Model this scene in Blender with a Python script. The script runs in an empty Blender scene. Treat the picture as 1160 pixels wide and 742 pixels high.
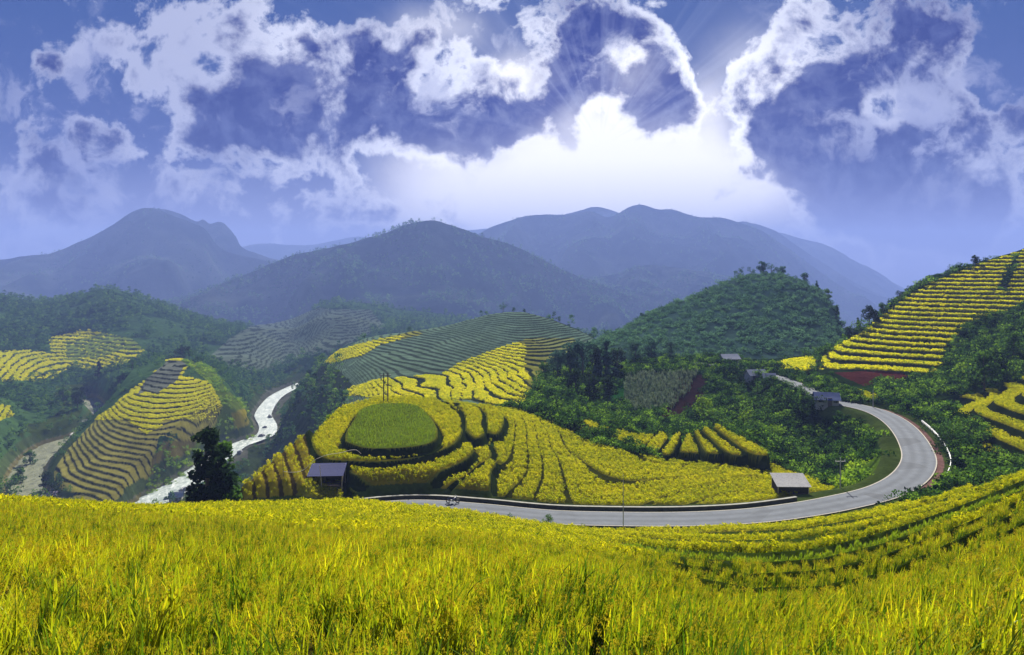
HAZE, SKYK, EXPO = .00025, .275, 1.82
RD = 1.0
QUALITY = 1.15
import bpy, math, random
import numpy as np
from math import radians, sin, cos, pi
rng = np.random.default_rng(7)
random.seed(7)
SC = bpy.context.scene
COL = SC.collection
F, CX, HY = 828.0, 580.0, 300.0      # focal length and horizon of the survey photograph, in its pixels

# ------------------------------------------------------------------ small helpers
def tag(o, label=None, cat=None, group=None, kind=None):
    if label: o['label'] = label
    if cat: o['category'] = cat
    if group: o['group'] = group
    if kind: o['kind'] = kind
    return o

def mesh_np(name, V, Fa, mats=(), smooth=False, attrs=None, midx=None):
    """V (n,3); Fa (m,k) array, or a list of such arrays"""
    me = bpy.data.meshes.new(name)
    V = np.asarray(V, np.float32)
    Fs = [np.asarray(f, np.int32) for f in (Fa if isinstance(Fa, (list, tuple)) else [Fa])]
    Fs = [f for f in Fs if len(f)]
    loops = np.concatenate([f.ravel() for f in Fs]); tot = np.concatenate([np.full(len(f), f.shape[1], np.int32) for f in Fs])
    start = np.concatenate([[0], np.cumsum(tot)[:-1]]).astype(np.int32)
    me.vertices.add(len(V)); me.vertices.foreach_set('co', V.ravel())
    me.loops.add(len(loops)); me.loops.foreach_set('vertex_index', loops)
    me.polygons.add(len(tot)); me.polygons.foreach_set('loop_start', start); me.polygons.foreach_set('loop_total', tot)
    if midx is not None: me.polygons.foreach_set('material_index', np.asarray(midx, np.int32))
    me.update(calc_edges=True)
    if smooth: me.polygons.foreach_set('use_smooth', np.ones(len(tot), bool))
    for m in mats: me.materials.append(m)
    for k, a in (attrs or {}).items():
        a = np.asarray(a, np.float32)
        if a.ndim == 2:
            at = me.attributes.new(k, 'FLOAT_COLOR', 'POINT')
            if a.shape[1] == 3: a = np.concatenate([a, np.ones((len(a), 1), np.float32)], 1)
            at.data.foreach_set('color', a.ravel())
        else:
            at = me.attributes.new(k, 'FLOAT', 'POINT'); at.data.foreach_set('value', a)
    return me

def link(name, me, parent=None, loc=(0, 0, 0), rz=0.0, sc=1.0):
    o = bpy.data.objects.new(name, me); COL.objects.link(o)
    o.location = loc; o.rotation_euler = (0, 0, rz); o.scale = (sc, sc, sc)
    if parent: o.parent = parent
    return o

def empty(name, loc=(0, 0, 0), rz=0.0, sc=1.0):
    return link(name, None, None, loc, rz, sc)

class MB:
    """collects simple shapes into one mesh"""
    def __init__(s): s.V = []; s.Q = []; s.n = 0
    def add(s, V, Fc):
        for f in Fc: s.Q.append([i + s.n for i in f])
        s.V += [tuple(v) for v in V]; s.n += len(V)
    def box(s, c, d, rz=0, rx=0, ry=0):
        cx, cy, cz = c; hx, hy, hz = d[0]/2, d[1]/2, d[2]/2
        P = []
        for z in (-hz, hz):
            for x, y in ((-hx, -hy), (hx, -hy), (hx, hy), (-hx, hy)):
                X, Y, Z = x, y, z
                Y, Z = Y*cos(rx)-Z*sin(rx), Y*sin(rx)+Z*cos(rx)
                X, Z = X*cos(ry)+Z*sin(ry), -X*sin(ry)+Z*cos(ry)
                X, Y = X*cos(rz)-Y*sin(rz), X*sin(rz)+Y*cos(rz)
                P.append((cx+X, cy+Y, cz+Z))
        s.add(P, [(0,3,2,1),(4,5,6,7),(0,1,5,4),(1,2,6,5),(2,3,7,6),(3,0,4,7)])
    def tube(s, pts, r, n=8):
        pts = [np.array(p, float) for p in pts]
        rs = r if isinstance(r, (list, tuple)) else [r]*len(pts)
        rings = []
        for i, p in enumerate(pts):
            a = pts[max(i-1, 0)]; b = pts[min(i+1, len(pts)-1)]
            t = b-a; t /= (np.linalg.norm(t)+1e-9)
            h = np.array((0, 0, 1.0)) if abs(t[2]) < .9 else np.array((1.0, 0, 0))
            u = np.cross(t, h); u /= np.linalg.norm(u); v = np.cross(t, u)
            rings.append([p + rs[i]*(cos(2*pi*k/n)*u + sin(2*pi*k/n)*v) for k in range(n)])
        V = [q for g in rings for q in g]; Fc = []
        for i in range(len(pts)-1):
            for k in range(n):
                Fc.append((i*n+k, (i+1)*n+k, (i+1)*n+(k+1) % n, i*n+(k+1) % n))
        Fc.append(tuple(range(n))); Fc.append(tuple(reversed(range((len(pts)-1)*n, len(pts)*n))))
        s.add(V, Fc)
    def torus(s, c, R, r, axis='x', n=20, m=8):
        V = []; Fc = []
        for i in range(n):
            a = 2*pi*i/n
            for j in range(m):
                b = 2*pi*j/m; q = R + r*cos(b)
                p = (r*sin(b), q*cos(a), q*sin(a)) if axis == 'x' else (q*cos(a), r*sin(b), q*sin(a))
                V.append((c[0]+p[0], c[1]+p[1], c[2]+p[2]))
        for i in range(n):
            for j in range(m):
                Fc.append((i*m+j, i*m+(j+1) % m, ((i+1) % n)*m+(j+1) % m, ((i+1) % n)*m+j))
        s.add(V, Fc)
    def build(s, name, mat, parent=None, smooth=False):
        me = bpy.data.meshes.new(name); me.from_pydata(s.V, [], s.Q); me.materials.append(mat); me.update()
        if smooth: me.polygons.foreach_set('use_smooth', np.ones(len(me.polygons), bool))
        return link(name, me, parent)

# ------------------------------------------------------------------ noise
def _hash(ix, iy, seed):
    h = (ix.astype(np.int64)*374761393 + iy.astype(np.int64)*668265263 + seed*974634777) & 0xFFFFFFFF
    h = ((h ^ (h >> 13))*1274126177) & 0xFFFFFFFF
    return ((h ^ (h >> 16)) & 0xFFFFFF).astype(np.float32)/16777215.0
def vnoise(x, y, seed=0):
    fx = np.floor(x); fy = np.floor(y); ix = fx.astype(np.int64); iy = fy.astype(np.int64)
    tx = (x-fx).astype(np.float32); ty = (y-fy).astype(np.float32)
    tx = tx*tx*(3-2*tx); ty = ty*ty*(3-2*ty)
    a = _hash(ix, iy, seed); b = _hash(ix+1, iy, seed); c = _hash(ix, iy+1, seed); d = _hash(ix+1, iy+1, seed)
    return (a+(b-a)*tx)*(1-ty)+(c+(d-c)*tx)*ty
def fbm(x, y, oct=4, seed=0, gain=.5):
    s = 0; a = 1; t = 0
    for i in range(oct):
        s = s + a*(vnoise(x, y, seed+i*17)*2-1); t += a; a *= gain; x = x*2.03+11.3; y = y*2.03-7.1
    return s/t
def sstep(a, b, x):
    t = np.clip((x-a)/(b-a), 0, 1); return t*t*(3-2*t)

# ------------------------------------------------------------------ thin plate surfaces: (column, distance) -> row
class TPS:
    def __init__(s, pts, lam=.002):
        P = np.array(pts, float); s.A = np.stack([(P[:, 0]-CX)/F*2.5, np.log(P[:, 1])], 1)
        n = len(P); K = s.phi(s.A, s.A) + lam*np.eye(n); Q = np.concatenate([np.ones((n, 1)), s.A], 1)
        M = np.block([[K, Q], [Q.T, np.zeros((3, 3))]])
        s.w = np.linalg.solve(M, np.concatenate([P[:, 2], np.zeros(3)]))
    @staticmethod
    def phi(a, b):
        d2 = ((a[:, None, :]-b[None, :, :])**2).sum(-1); return .5*d2*np.log(d2+1e-9)
    def __call__(s, px, Y):
        sh = px.shape; a = ((px.ravel()-CX)/F*2.5).astype(np.float32); b = np.log(Y.ravel()).astype(np.float32)
        out = (s.w[-3] + s.w[-2]*a + s.w[-1]*b).astype(np.float32)
        for (u, v), w in zip(s.A, s.w):
            d2 = (a-np.float32(u))**2+(b-np.float32(v))**2
            out += np.float32(.5*w)*d2*np.log(d2+1e-9)
        return out.reshape(sh)

def row2z(py, Y): return (HY-py)/F*Y
def z2y(py, Z): return -F*Z/(py-HY)

def inpoly(px, py, poly):
    poly = np.array(poly, float); x0, y0 = poly.min(0); x1, y1 = poly.max(0)
    res = np.zeros(px.shape, bool); m = (px >= x0) & (px <= x1) & (py >= y0) & (py <= y1)
    if not m.any(): return res
    x = px[m]; y = py[m]; r = np.zeros(x.shape, bool); n = len(poly)
    for i in range(n):
        ax, ay = poly[i]; bx, by = poly[(i+1) % n]
        if ay == by: continue
        c = ((ay > y) != (by > y)) & (x < (bx-ax)*(y-ay)/(by-ay)+ax)
        r ^= c
    res[m] = r; return res

def curve(pts, n=12):
    """Catmull-Rom through points of any dimension"""
    P = np.array(pts, float); P = np.concatenate([[2*P[0]-P[1]], P, [2*P[-1]-P[-2]]]); out = []
    for i in range(1, len(P)-2):
        for k in range(n):
            t = k/n; a, b, c, d = P[i-1:i+3]
            out.append(.5*((2*b)+(c-a)*t+(2*a-5*b+4*c-d)*t*t+(-a+3*b-3*c+d)*t**3))
    out.append(P[-2]); return np.array(out)

def dist_path(X, Y, P, maxd):
    """distance of many points to a polyline, only computed near it; also the arc position"""
    D = np.full(X.shape, 1e6, np.float32); 
    for i in range(len(P)-1):
        ax, ay = P[i][:2]; bx, by = P[i+1][:2]
        m = (X > min(ax, bx)-maxd) & (X < max(ax, bx)+maxd) & (Y > min(ay, by)-maxd) & (Y < max(ay, by)+maxd)
        if not m.any(): continue
        x = X[m]-ax; y = Y[m]-ay; vx, vy = bx-ax, by-ay
        t = np.clip((x*vx+y*vy)/(vx*vx+vy*vy+1e-9), 0, 1)
        D[m] = np.minimum(D[m], np.hypot(x-t*vx, y-t*vy))
    return D
# ------------------------------------------------------------------ terrain
ZR = -31.5      # road level, below the eye
ZW = -98.0      # river level
def wp(px, Y): return ((px-CX)/F*Y, Y)

road_path = curve([wp(*p) for p in [(60,74),(180,80),(300,88),(400,93.5),(470,95.5),(540,94),(620,91.5),(700,90.7),(780,90.7),
    (850,91.8),(905,94),(950,96.8),(1000,101.5),(1030,108.5),(1041,118),(1035,129.5),(1023,141),(1008,150.5),(990,158),(968,163.5),(945,168),(930,174),
    (912,185),(885,202),(850,217),(820,227),(785,234)]], 10)
river_path = curve([wp(p[0], p[1]*1.032) for p in [(520,900),(440,760),(385,660),(345,590),(318,540),(306,505),(298,463),(303,436),(300,408),(268,384),(238,350),(212,322),(185,302),
    (150,277),(105,262),(60,270),(30,300),(28,330),(42,362),(62,385),(92,405),(112,430),(118,462),(100,520)]], 10)

L_fore = TPS([(-400,2,1330),(-400,8,730),(-400,30,575),(-400,90,560),(0,2,1250),(0,4,915),(0,8,735),(0,16,640),(0,28,592),(0,40,572),(0,60,556),
    (140,2,1240),(140,4,905),(140,8,730),(140,16,644),(140,32,596),(140,52,579),(140,80,568),
    (260,4,895),(260,8,727),(260,16,645),(260,32,600),(260,66,574),(260,90,569),(400,8,728),(400,32,611),(400,82,568),(460,84,573),(400,110,570),
    (520,2,1223),(520,4,895),(520,8,732),(520,16,652),(520,32,611),(520,60,597),(520,84,580),(520,110,580),
    (700,2,1240),(700,4,910),(700,8,746),(700,14,690),(700,18,676),(700,30,645),(700,45,627),(700,60,619),(700,87,603),(700,110,588),
    (850,2,1270),(850,4,945),(850,8,785),(850,12,728),(850,15,722),(850,20,692),(850,30,655),(850,45,632),(850,60,619),(850,87,602),(850,110,588),
    (1000,2,1250),(1000,4,930),(1000,8,765),(1000,12,716),(1000,15,708),(1000,20,675),(1000,30,642),(1000,45,613),(1000,65,593),(1000,92,576),(1000,120,563),
    (1100,4,905),(1100,8,745),(1100,12,694),(1100,20,648),(1100,30,618),(1100,50,582),(1100,78,557),(1100,100,541),
    (1160,2,1220),(1160,4,885),(1160,8,725),(1160,12,674),(1160,20,630),(1160,40,575),(1160,60,549),(1160,82,538),(1160,100,526),
    (1500,2,1150),(1500,8,650),(1500,20,540),(1500,40,480),(1500,90,440)])
BANDS = [[(600,588),(700,598),(800,601),(900,596),(1000,580),(1060,566),(1100,553),(1160,534),(1400,440)],
 [(600,590),(700,604),(800,611),(900,608),(1000,592),(1060,577),(1110,558),(1160,539),(1400,460)],
 [(600,592),(700,611),(800,623),(900,623),(970,612),(1040,592),(1110,566),(1160,546),(1400,480)],
 [(600,594),(700,619),(780,637),(860,643),(930,636),(1000,616),(1060,594),(1120,571),(1160,555),(1400,500)],
 [(600,598),(700,627),(780,647),(850,655),(930,650),(1000,632),(1060,608),(1120,583),(1160,566),(1400,520)],
 [(600,604),(700,636),(780,657),(850,668),(930,664),(1000,648),(1060,623),(1120,597),(1160,580),(1400,540)],
 [(600,612),(700,646),(780,670),(850,684),(930,682),(1000,668),(1060,642),(1120,613),(1160,594),(1400,560)],
 [(600,622),(700,660),(780,690),(850,706),(930,704),(1000,690),(1060,662),(1120,632),(1160,610),(1400,580)]]
def bandcoord(px, row):
    g = np.zeros(px.shape, np.float32); B = [rinterp(b, px) for b in BANDS]
    for a, b in zip(B[:-1], B[1:]): g += np.clip((row-a)/(b-a), 0, 1)
    return g
crest_fore = [(-400,36),(0,41),(130,53),(260,67),(400,82),(520,85),(700,87),(850,88),(950,93),(1000,92),(1060,84),(1100,79),(1160,83),(1300,95),(1500,100)]

L_bench = TPS([(-200,85,1000),(0,85,860),(120,82,700),(120,110,650),(200,80,600),(200,100,580),(240,85,566),(255,90,556),(290,98,530),(330,110,497),(355,119,478),(380,131,463),(437,150,449),
    (300,90,560),(340,92,566),(300,95,545),(340,100,535),(400,92,580),(400,100,558),(370,104,545),(380,112,500),(400,125,480),(440,100,560),(440,110,522),(440,125,480),(440,140,458),
    (500,95,574),(500,105,545),(500,120,500),(500,150,452),(545,105,545),(545,125,497),(545,150,461),(590,93,579),(590,110,530),(590,130,495),(590,150,470),(585,165,462),
    (640,93,580),(640,110,538),(640,130,506),(640,160,474),(640,190,450),(640,240,418),
    (700,93,580),(700,110,541),(700,130,508),(700,150,487),(700,170,478),(700,200,455),(700,245,412),
    (780,92,580),(780,110,545),(780,130,518),(780,150,498),(780,165,488),(780,190,462),(780,225,418),(780,250,406),
    (860,93,579),(860,110,547),(800,140,502),(835,130,515),(845,145,494),(862,130,514),(862,146,494),(864,157,500),(860,180,478),(860,205,440),(860,222,422),(860,250,408),
    (920,97,570),(920,110,548),(920,120,546),(920,140,536),(920,155,512),(920,170,482),(920,180,450),(920,200,435),(920,240,410),
    (960,105,556),(960,115,552),(960,130,540),(960,145,515),(960,158,478),(960,164,461),(960,190,440),(1000,112,540),(1000,125,512),(1000,140,492),
    (1060,120,519),(1060,140,490),(1060,160,464),(1060,190,432),(1200,110,535),(1200,140,490),(1200,190,440)])
ridge_bench = [(-400,84),(240,86),(290,98),(330,110),(355,119),(380,131),(437,149),(500,151),(560,155),(596,168),(612,215),(640,243),(700,262),(1160,280),(1500,280)]

L_valley = TPS([(-300,250,480),(-300,400,360),(-300,700,300),(-100,260,545),(-100,380,430),(-100,600,370),(-100,900,305),
    (0,250,595),(0,300,546),(0,340,518),(0,400,468),(0,470,440),(0,560,408),(0,620,398),(0,700,375),(0,900,337),(0,1100,350),
    (60,240,625),(60,300,560),(60,360,515),(60,400,495),(60,440,468),(60,520,440),(60,600,415),(60,750,372),(60,900,345),
    (100,295,566),(100,315,536),(100,340,511),(100,375,488),(100,425,468),(100,520,446),(100,620,408),
    (140,285,570),(140,312,533),(140,333,508),(140,358,482),(140,384,462),(140,416,446),(140,460,428),(140,600,402),(130,760,362),(125,860,330),(125,1050,345),
    (190,300,562),(190,312,532),(190,334,503),(190,358,478),(190,384,456),(190,412,438),(190,456,417),(190,560,412),(200,760,372),(200,1000,355),
    (235,335,540),(232,350,515),(230,366,485),(230,392,456),(230,428,432),(220,466,411),(222,560,412),(240,700,396),(260,1000,372),
    (262,372,520),(262,388,496),(262,406,468),(262,438,440),(262,500,424),(270,600,415),(285,460,475),
    (300,430,488),(303,480,468),(308,535,452),(318,620,431),(325,720,412),(335,820,392),(340,1000,375),
    (285,560,435),(290,650,408),(300,760,388),(300,900,370),(330,440,480),(340,600,422),(350,700,392),(350,850,365),(360,1050,350),
    (420,300,560),(420,500,460),(420,700,400),(430,900,368),(450,1100,352),(600,300,560),(600,600,440),(600,900,390),(620,1150,372),
    (760,500,440),(760,900,395),(900,600,420),(900,900,395),(1200,500,400),(1200,900,380),(1500,600,380)])

L_center = TPS([(290,330,560),(300,400,500),(306,440,480),(312,350,530),(325,330,512),(322,400,472),(340,370,462),(336,420,448),(345,460,434),(372,440,405),(372,400,425),
    (360,300,500),(400,270,466),(400,300,448),(400,350,420),(400,400,398),(400,430,388),(440,240,475),(440,270,448),(440,320,420),(440,400,390),(440,440,379),
    (500,240,462),(500,290,430),(500,350,400),(500,430,370),(545,230,462),(545,280,428),(545,350,390),(545,430,358),(590,230,460),(590,260,432),(590,320,395),(590,380,368),(590,430,352),
    (630,240,440),(630,300,405),(630,370,378),(640,400,366),(665,300,412),(665,360,388),(670,380,379),(700,330,402),(700,380,398),(760,350,430),(760,300,460),(900,330,500)])
ridge_center = [(-400,300),(290,340),(325,410),(350,455),(400,432),(440,442),(500,432),(590,430),(640,402),(670,382),(700,370),(1500,350)]

L_knoll = TPS([(600,250,440),(600,300,430),(640,260,412),(660,300,392),(690,250,402),(690,280,386),(695,305,377),(740,250,403),(740,290,375),(740,330,352),(790,250,405),(790,300,363),(790,350,332),
    (840,250,406),(840,300,358),(840,345,327),(840,378,311),(880,250,405),(880,300,358),(880,345,322),(880,375,309),(915,250,406),(915,300,362),(915,350,322),
    (940,250,407),(940,290,375),(945,330,348),(958,250,409),(965,280,398),(965,310,392),(1000,250,425),(1000,300,430),(1100,300,470)])
ridge_knoll = [(-400,300),(600,300),(695,307),(740,332),(790,352),(840,378),(880,377),(915,352),(945,332),(965,305),(1500,300)]

L_right = TPS([(860,190,470),(880,230,440),(905,220,425),(905,260,418),(925,200,428),(925,225,408),(935,195,424),(935,205,413),(960,200,418),(960,215,400),(960,228,385),(985,205,410),(985,225,384),(987,236,368),
    (1020,165,458),(1020,185,434),(1020,200,414),(1020,225,372),(1020,245,341),(1060,160,464),(1060,185,430),(1060,200,410),(1060,225,365),(1060,252,317),
    (1105,165,456),(1105,185,418),(1105,205,392),(1105,230,345),(1105,257,300),(1160,165,440),(1160,185,405),(1160,205,375),(1160,235,325),(1160,262,283),
    (1300,165,400),(1300,200,340),(1300,265,240),(1500,200,300),(1500,265,190),
    (1060,128,515),(1060,145,490),(1090,122,522),(1090,135,495),(1090,150,465),(1120,120,525),(1120,135,488),(1120,150,455),(1160,115,532),(1160,130,490),(1160,150,448),(1160,100,570),(1090,110,550),
    (1300,110,520),(1300,150,420),(1000,160,480),(960,180,450),(960,160,480)])
ridge_right = [(-400,230),(905,232),(960,232),(987,238),(1020,247),(1060,254),(1105,259),(1160,264),(1300,268),(1500,268)]

def lay(L, ridge, px, Y, k, slope, ext=1.03):
    yr = rinterp(ridge, px); Ye = np.minimum(Y, yr*ext); r = L(px, Ye)
    return row2z(r, Ye) - slope*softp(Y-yr, k), r
def softp(x, k): return np.where(x > 8*k, x, k*np.log1p(np.exp(np.clip(x/k, -30, 8.5))))
def rinterp(t, px): t = np.array(t, float); return np.interp(px, t[:, 0], t[:, 1])
def smax(a, b, k): 
    h = np.clip(.5+.5*(a-b)/k, 0, 1); return b*(1-h)+a*h+k*h*(1-h)

# fields laid out with the spade: (height, outline in survey pixels)
FIELDS = [
 # the round hill: wide lower crescents, ring and the disc of younger rice
 (-30.2, [(395,545),(400,537),(440,541),(480,540),(508,531),(530,516),(528,512),(548,506),(556,512),(553,522),(530,540),(500,550),(440,554),(400,552)], 'rice'),
 (-28.9, [(396,524),(430,529),(470,525),(505,515),(520,505),(528,502),(536,508),(534,515),(520,525),(490,536),(440,540),(400,537)], 'rice'),
 (-27.9, [(352,500),(358,488),(368,478),(376,470),(385,462),(410,455),(430,451),(460,450),(490,452),(510,462),(520,472),(524,484),(519,498),(505,508),(470,519),(430,523),(396,522),(370,520),(358,512)], 'rice'),
 (-26.6, [(391,500),(392,490),(400,476),(408,464),(425,458),(450,456.5),(470,458.5),(482,466),(492,478),(496,490),(492,499),(475,505),(440,508),(412,507)], 'green'),
 (-30.0, [(556,560),(520,560),(500,553),(530,541),(553,523),(562,526),(556,536)], 'rice'),
 (-28.6, [(528,488),(526,470),(518,460),(530,458),(546,465),(550,480),(548,492),(538,497)], 'rice'),
 (-28.9, [(552,490),(550,470),(540,461),(556,460),(570,470),(569,484),(562,492)], 'rice'),
]
# narrow paddies at the far side of the basin
def strip(a, b, w, z, kind='rice'):
    a = np.array(a, float); b = np.array(b, float); n = np.array([0, w]); m = (a+b)/2+np.array([0, w*.25])
    return (z, [tuple(a-n/2), tuple(m-n/2), tuple(b-n/2), tuple(b+n/2), tuple(m+n/2), tuple(a+n/2)], kind)
FIELDS += [
 strip((648,481),(690,493),5,-33.6), strip((662,478),(712,497),6,-33.2),
 (-33.9, [(700,488),(722,493),(742,494),(735,505),(728,512),(705,503),(690,497)], 'rice'),
 (-33.2, [(745,492),(752,490),(757,497),(745,512),(730,509)], 'rice'),
 (-32.8, [(764,492),(771,492),(762,513),(750,513)], 'rice'),
 (-32.4, [(776,495),(784,492),(792,512),(782,513),(770,511)], 'rice'),
 (-32.0, [(786,489),(794,488),(818,512),(808,514),(798,511)], 'rice'),
 (-31.5, [(795,487),(804,487),(848,512),(840,516),(822,512)], 'rice'),
 (-31.0, [(808,484),(816,484),(868,512),(862,516),(845,511)], 'rice'),
 # bright paddies behind the far bend
 (-30.4, [(845,412),(880,411),(897,407),(921,406),(922,417),(905,421),(880,419),(850,414)], 'lush'),
 (-31.2, [(843,418),(870,421),(900,424),(905,427),(885,430),(860,426)], 'lush'),
 (-30.6, [(888,431),(912,429),(950,437),(992,448),(990,452),(965,449),(925,442),(895,436)], 'green2'),
]
for k in range(len(FIELDS)):
    z, poly, kind = FIELDS[k]
    P = curve(poly+[poly[0]], 5)[:-1]
    Yw = z2y(P[:, 1], z); FIELDS[k] = (z, np.stack([(P[:, 0]-CX)/F*Yw, Yw], 1), kind)

E_AREA = [(322,452),(335,438),(365,404),(400,384),(470,372),(590,348),(650,372),(690,392),(640,425),(600,470),(480,480),(360,470)]
D_AREA = [(928,416),(932,404),(958,380),(985,362),(1040,324),(1105,296),(1160,278),(1320,225),(1320,335),(1160,345),(1135,352),(1095,366),(1070,395),(1068,424),(1000,422)]
D2_AREA = [(1050,462),(1075,450),(1110,444),(1160,430),(1300,400),(1300,540),(1160,545),(1098,524),(1112,505),(1118,480),(1095,470),(1062,472)]
S_AREA = [(60,556),(62,530),(75,512),(90,496),(112,472),(128,462),(150,440),(170,428),(190,410),(205,405),(212,416),(205,428),(246,434),(256,448),(262,468),(250,480),(215,484),(180,494),(172,520),(166,548),(150,562),(120,572),(85,568)]
LEFT1 = [(-200,420),(0,432),(55,430),(80,415),(70,402),(30,398),(-200,395)]
LEFT2 = [(-200,486),(0,478),(16,470),(10,460),(-200,440)]
LEFT3 = [(60,410),(55,385),(100,375),(150,385),(165,398),(140,412),(100,418)]
FOOT = [(230,408),(270,375),(320,350),(420,350),(440,372),(400,385),(350,400),(300,420)]
BASIN = [(490,456),(575,461),(606,472),(622,478),(642,487),(655,497),(690,508),(720,516),(760,521),(800,526),(850,528),(872,524),(895,530),(920,536),(934,543),(934,552),(945,556),(940,563),(870,576),(520,578),(490,560),(556,530),(560,500),(574,494)]
CORN = [(708,430),(715,425),(790,423),(780,445),(760,465),(720,468),(706,455)]
SOIL = [(765,428),(800,424),(803,440),(790,470),(745,478),(760,455)]
SOIL2 = [(945,424),(1000,420),(1032,424),(1034,436),(1010,448),(985,442)]
BANK = [(938,555),(945,538),(975,522),(1010,511),(1026,514),(1024,530),(1005,545),(965,556)]

def terr(h, step, w=.3, tilt=.25):
    k = h/step; f0 = np.floor(k); f = k-f0
    g = tilt*f + (1-tilt)*sstep(1-w, 1.0, f)
    return (f0+g)*step, f

def terrain(px, Y, full=False):
    """ground height at column px, distance Y, with paint data when full"""
    px = np.asarray(px, np.float32); Y = np.asarray(Y, np.float32)
    X = (px-CX)/F*Y
    n1 = fbm(X/14, Y/14, 4, 3); n2 = fbm(X/60, Y/60, 4, 9); n3 = fbm(X/3.2, Y/3.2, 3, 21)
    prow = lambda Z: HY-F*Z/Y
    zone = np.zeros(px.shape, np.int8); col = np.zeros(px.shape+(3,), np.float32); fr = np.zeros(px.shape, np.float32)
    rice = np.zeros(px.shape, np.float32)
    # foreground slope
    Zf = row2z(L_fore(px, Y), Y) - 1.25*softp(Y-rinterp(crest_fore, px), .8)
    bowl = sstep(600, 800, px)*sstep(15, 24, Y)*sstep(110, 90, Y)
    g = bandcoord(px, prow(Zf)+n1*2.0); ff = g-np.floor(g); inb = (g > .01) & (g < 6.99)
    Zf = Zf + bowl*inb*np.interp(Y, [18, 30, 60, 95], [.6, 1.1, 1.1, .7]).astype(np.float32)*(np.where(ff > .76, (1-ff)/.24, ff/.76)-.5)
    left = (1-bowl)*sstep(18, 30, Y)*sstep(200, 420, px)
    Zt, ff2 = terr(Zf+n2*.6, 1.6, .35, .75); Zf = Zf*(1-left)+Zt*left
    ff = np.where(bowl > .5, ff, ff2)
    gb = g
    # bench with round hill and basin
    Zb, rb = lay(L_bench, ridge_bench, px, Y, 1.2, 1.15)
    swirl = Zb - .016*(px-520)*sstep(540, 620, px)*sstep(860, 640, px)*.8 + n2*.5
    bas = inpoly(px, rb, BASIN) & (Y < rinterp(ridge_bench, px)-2)
    Zt, fb = terr(swirl, .75, .35, .62); Zb = np.where(bas, Zb+(Zt-swirl), Zb)
    rowf = inpoly(px, rb, [(248,560),(300,515),(352,477),(352,505),(350,545),(300,562)])   # worn strips down the flank
    rsin = np.sin((px-.35*(rb-480))*.42+n1*1.5); Zb = Zb + np.where(rowf, .16*rsin, 0)
    # the valley floor and its left side
    rv = L_valley(px, Y); Zv = row2z(rv, Y) + n2*sstep(300, 500, Y)*2.2 + n1*.5 + fbm(X/170, Y/170, 3, 31)*sstep(500, 800, Y)*9
    sp = inpoly(px, rv, S_AREA); 
    Zt, fs = terr(Zv+n2*.7+n1*.25, 1.2, .20, .48); Zv = np.where(sp, Zt, Zv)
    l1 = inpoly(px, rv, LEFT1)|inpoly(px, rv, LEFT2)|inpoly(px, rv, LEFT3)|inpoly(px, rv, FOOT)
    Zt, fl = terr(Zv+n1*.3, 1.8, .26, .2); Zv = np.where(l1, Zt, Zv)
    # terraced hill in the middle
    Zc, rc = lay(L_center, ridge_center, px, Y, 3.0, .45); Zc += n2*.9
    ea = inpoly(px, rc, E_AREA)
    Zt, fe = terr(Zc+n2*1.2, .66, .28, .12); Zc = np.where(ea, Zt, Zc)
    # knoll
    Zk, rk = lay(L_knoll, ridge_knoll, px, Y, 4.0, .5); Zk += n2*1.2+n1*.4
    # hill at the right
    Zd, rr = lay(L_right, ridge_right, px, Y, 3.0, .4)
    da = inpoly(px, rr, D_AREA); d2 = inpoly(px, rr, D2_AREA)
    Zt, fd = terr(Zd+n2*.8, 1.3, .25, .14); Zd = np.where(da, Zt, np.where(d2, Zd, Zd+n2*1.2+n1*.6))
    Zt, fd2 = terr(Zd+n2*.8+.012*(px-1100), 1.4, .28, .12); Zd = np.where(d2 & ~da, Zt, Zd)
    Zd = np.where(px < 890, -400, Zd-softp(912-px, 4)*.8)
    Zk = np.where(px < 560, -400, Zk); Zc = np.where((px < 270) | (px > 860), -400, Zc)
    Zb = np.where(Y < 60, -400, Zb)
    Zv = Zv-softp(225-Y, 3)*.8; Zc = Zc-softp(228-Y, 3)*.6; Zk = Zk-softp(246-Y, 3)*.7; Zd = np.where(px < 1045, Zd-softp(162-Y, 3)*.6, Zd)
    Z = Zf.copy()
    for i, (h, k) in enumerate(((Zb, .25), (Zv, 1.0), (Zc, .5), (Zk, 1.0), (Zd, .5))):
        zone = np.where(h > Z, i+1, zone); Z = smax(h, Z, k)
    # spade-cut fields
    fieldk = np.zeros(px.shape, np.int8); edge = np.full(px.shape, 99.0, np.float32)
    for z, P, kind in FIELDS:
        x0, y0 = P.min(0)-1.5; x1, y1 = P.max(0)+1.5
        m = (X > x0) & (X < x1) & (Y > y0) & (Y < y1)
        if not m.any(): continue
        xm, ym = X[m], Y[m]
        ins = inpoly(xm, ym, P); d = dist_path(xm, ym, np.concatenate([P, P[:1]]), 1.4)
        s = np.where(ins, 1.0, sstep(.32, 0, d))
        Z[m] = Z[m]*(1-s) + (z + .04*n3[m])*s
        k = {'rice': 1, 'green': 2, 'lush': 3, 'green2': 4}[kind]
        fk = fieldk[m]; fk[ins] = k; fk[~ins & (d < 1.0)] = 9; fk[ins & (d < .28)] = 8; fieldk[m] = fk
    # road bed and river bed
    dr = dist_path(X, Y, road_path, 9); s = sstep(7.5, 3.6, dr)
    s = s*np.where((Z > ZR) | True, 1, 1); Z = Z*(1-s)+(ZR-.12)*s
    dw = dist_path(X, Y, river_path, 40); wid = np.interp(px, [0, 140, 160, 235, 270, 330], [4.5, 4.5, 6, 5.5, 3.6, 3.0])
    s = sstep(wid+10, wid-1, dw)*(Z < ZW+42); Z = Z*(1-s)+(ZW-1.5+n3*1.3)*s
    if not full: return Z
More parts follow.
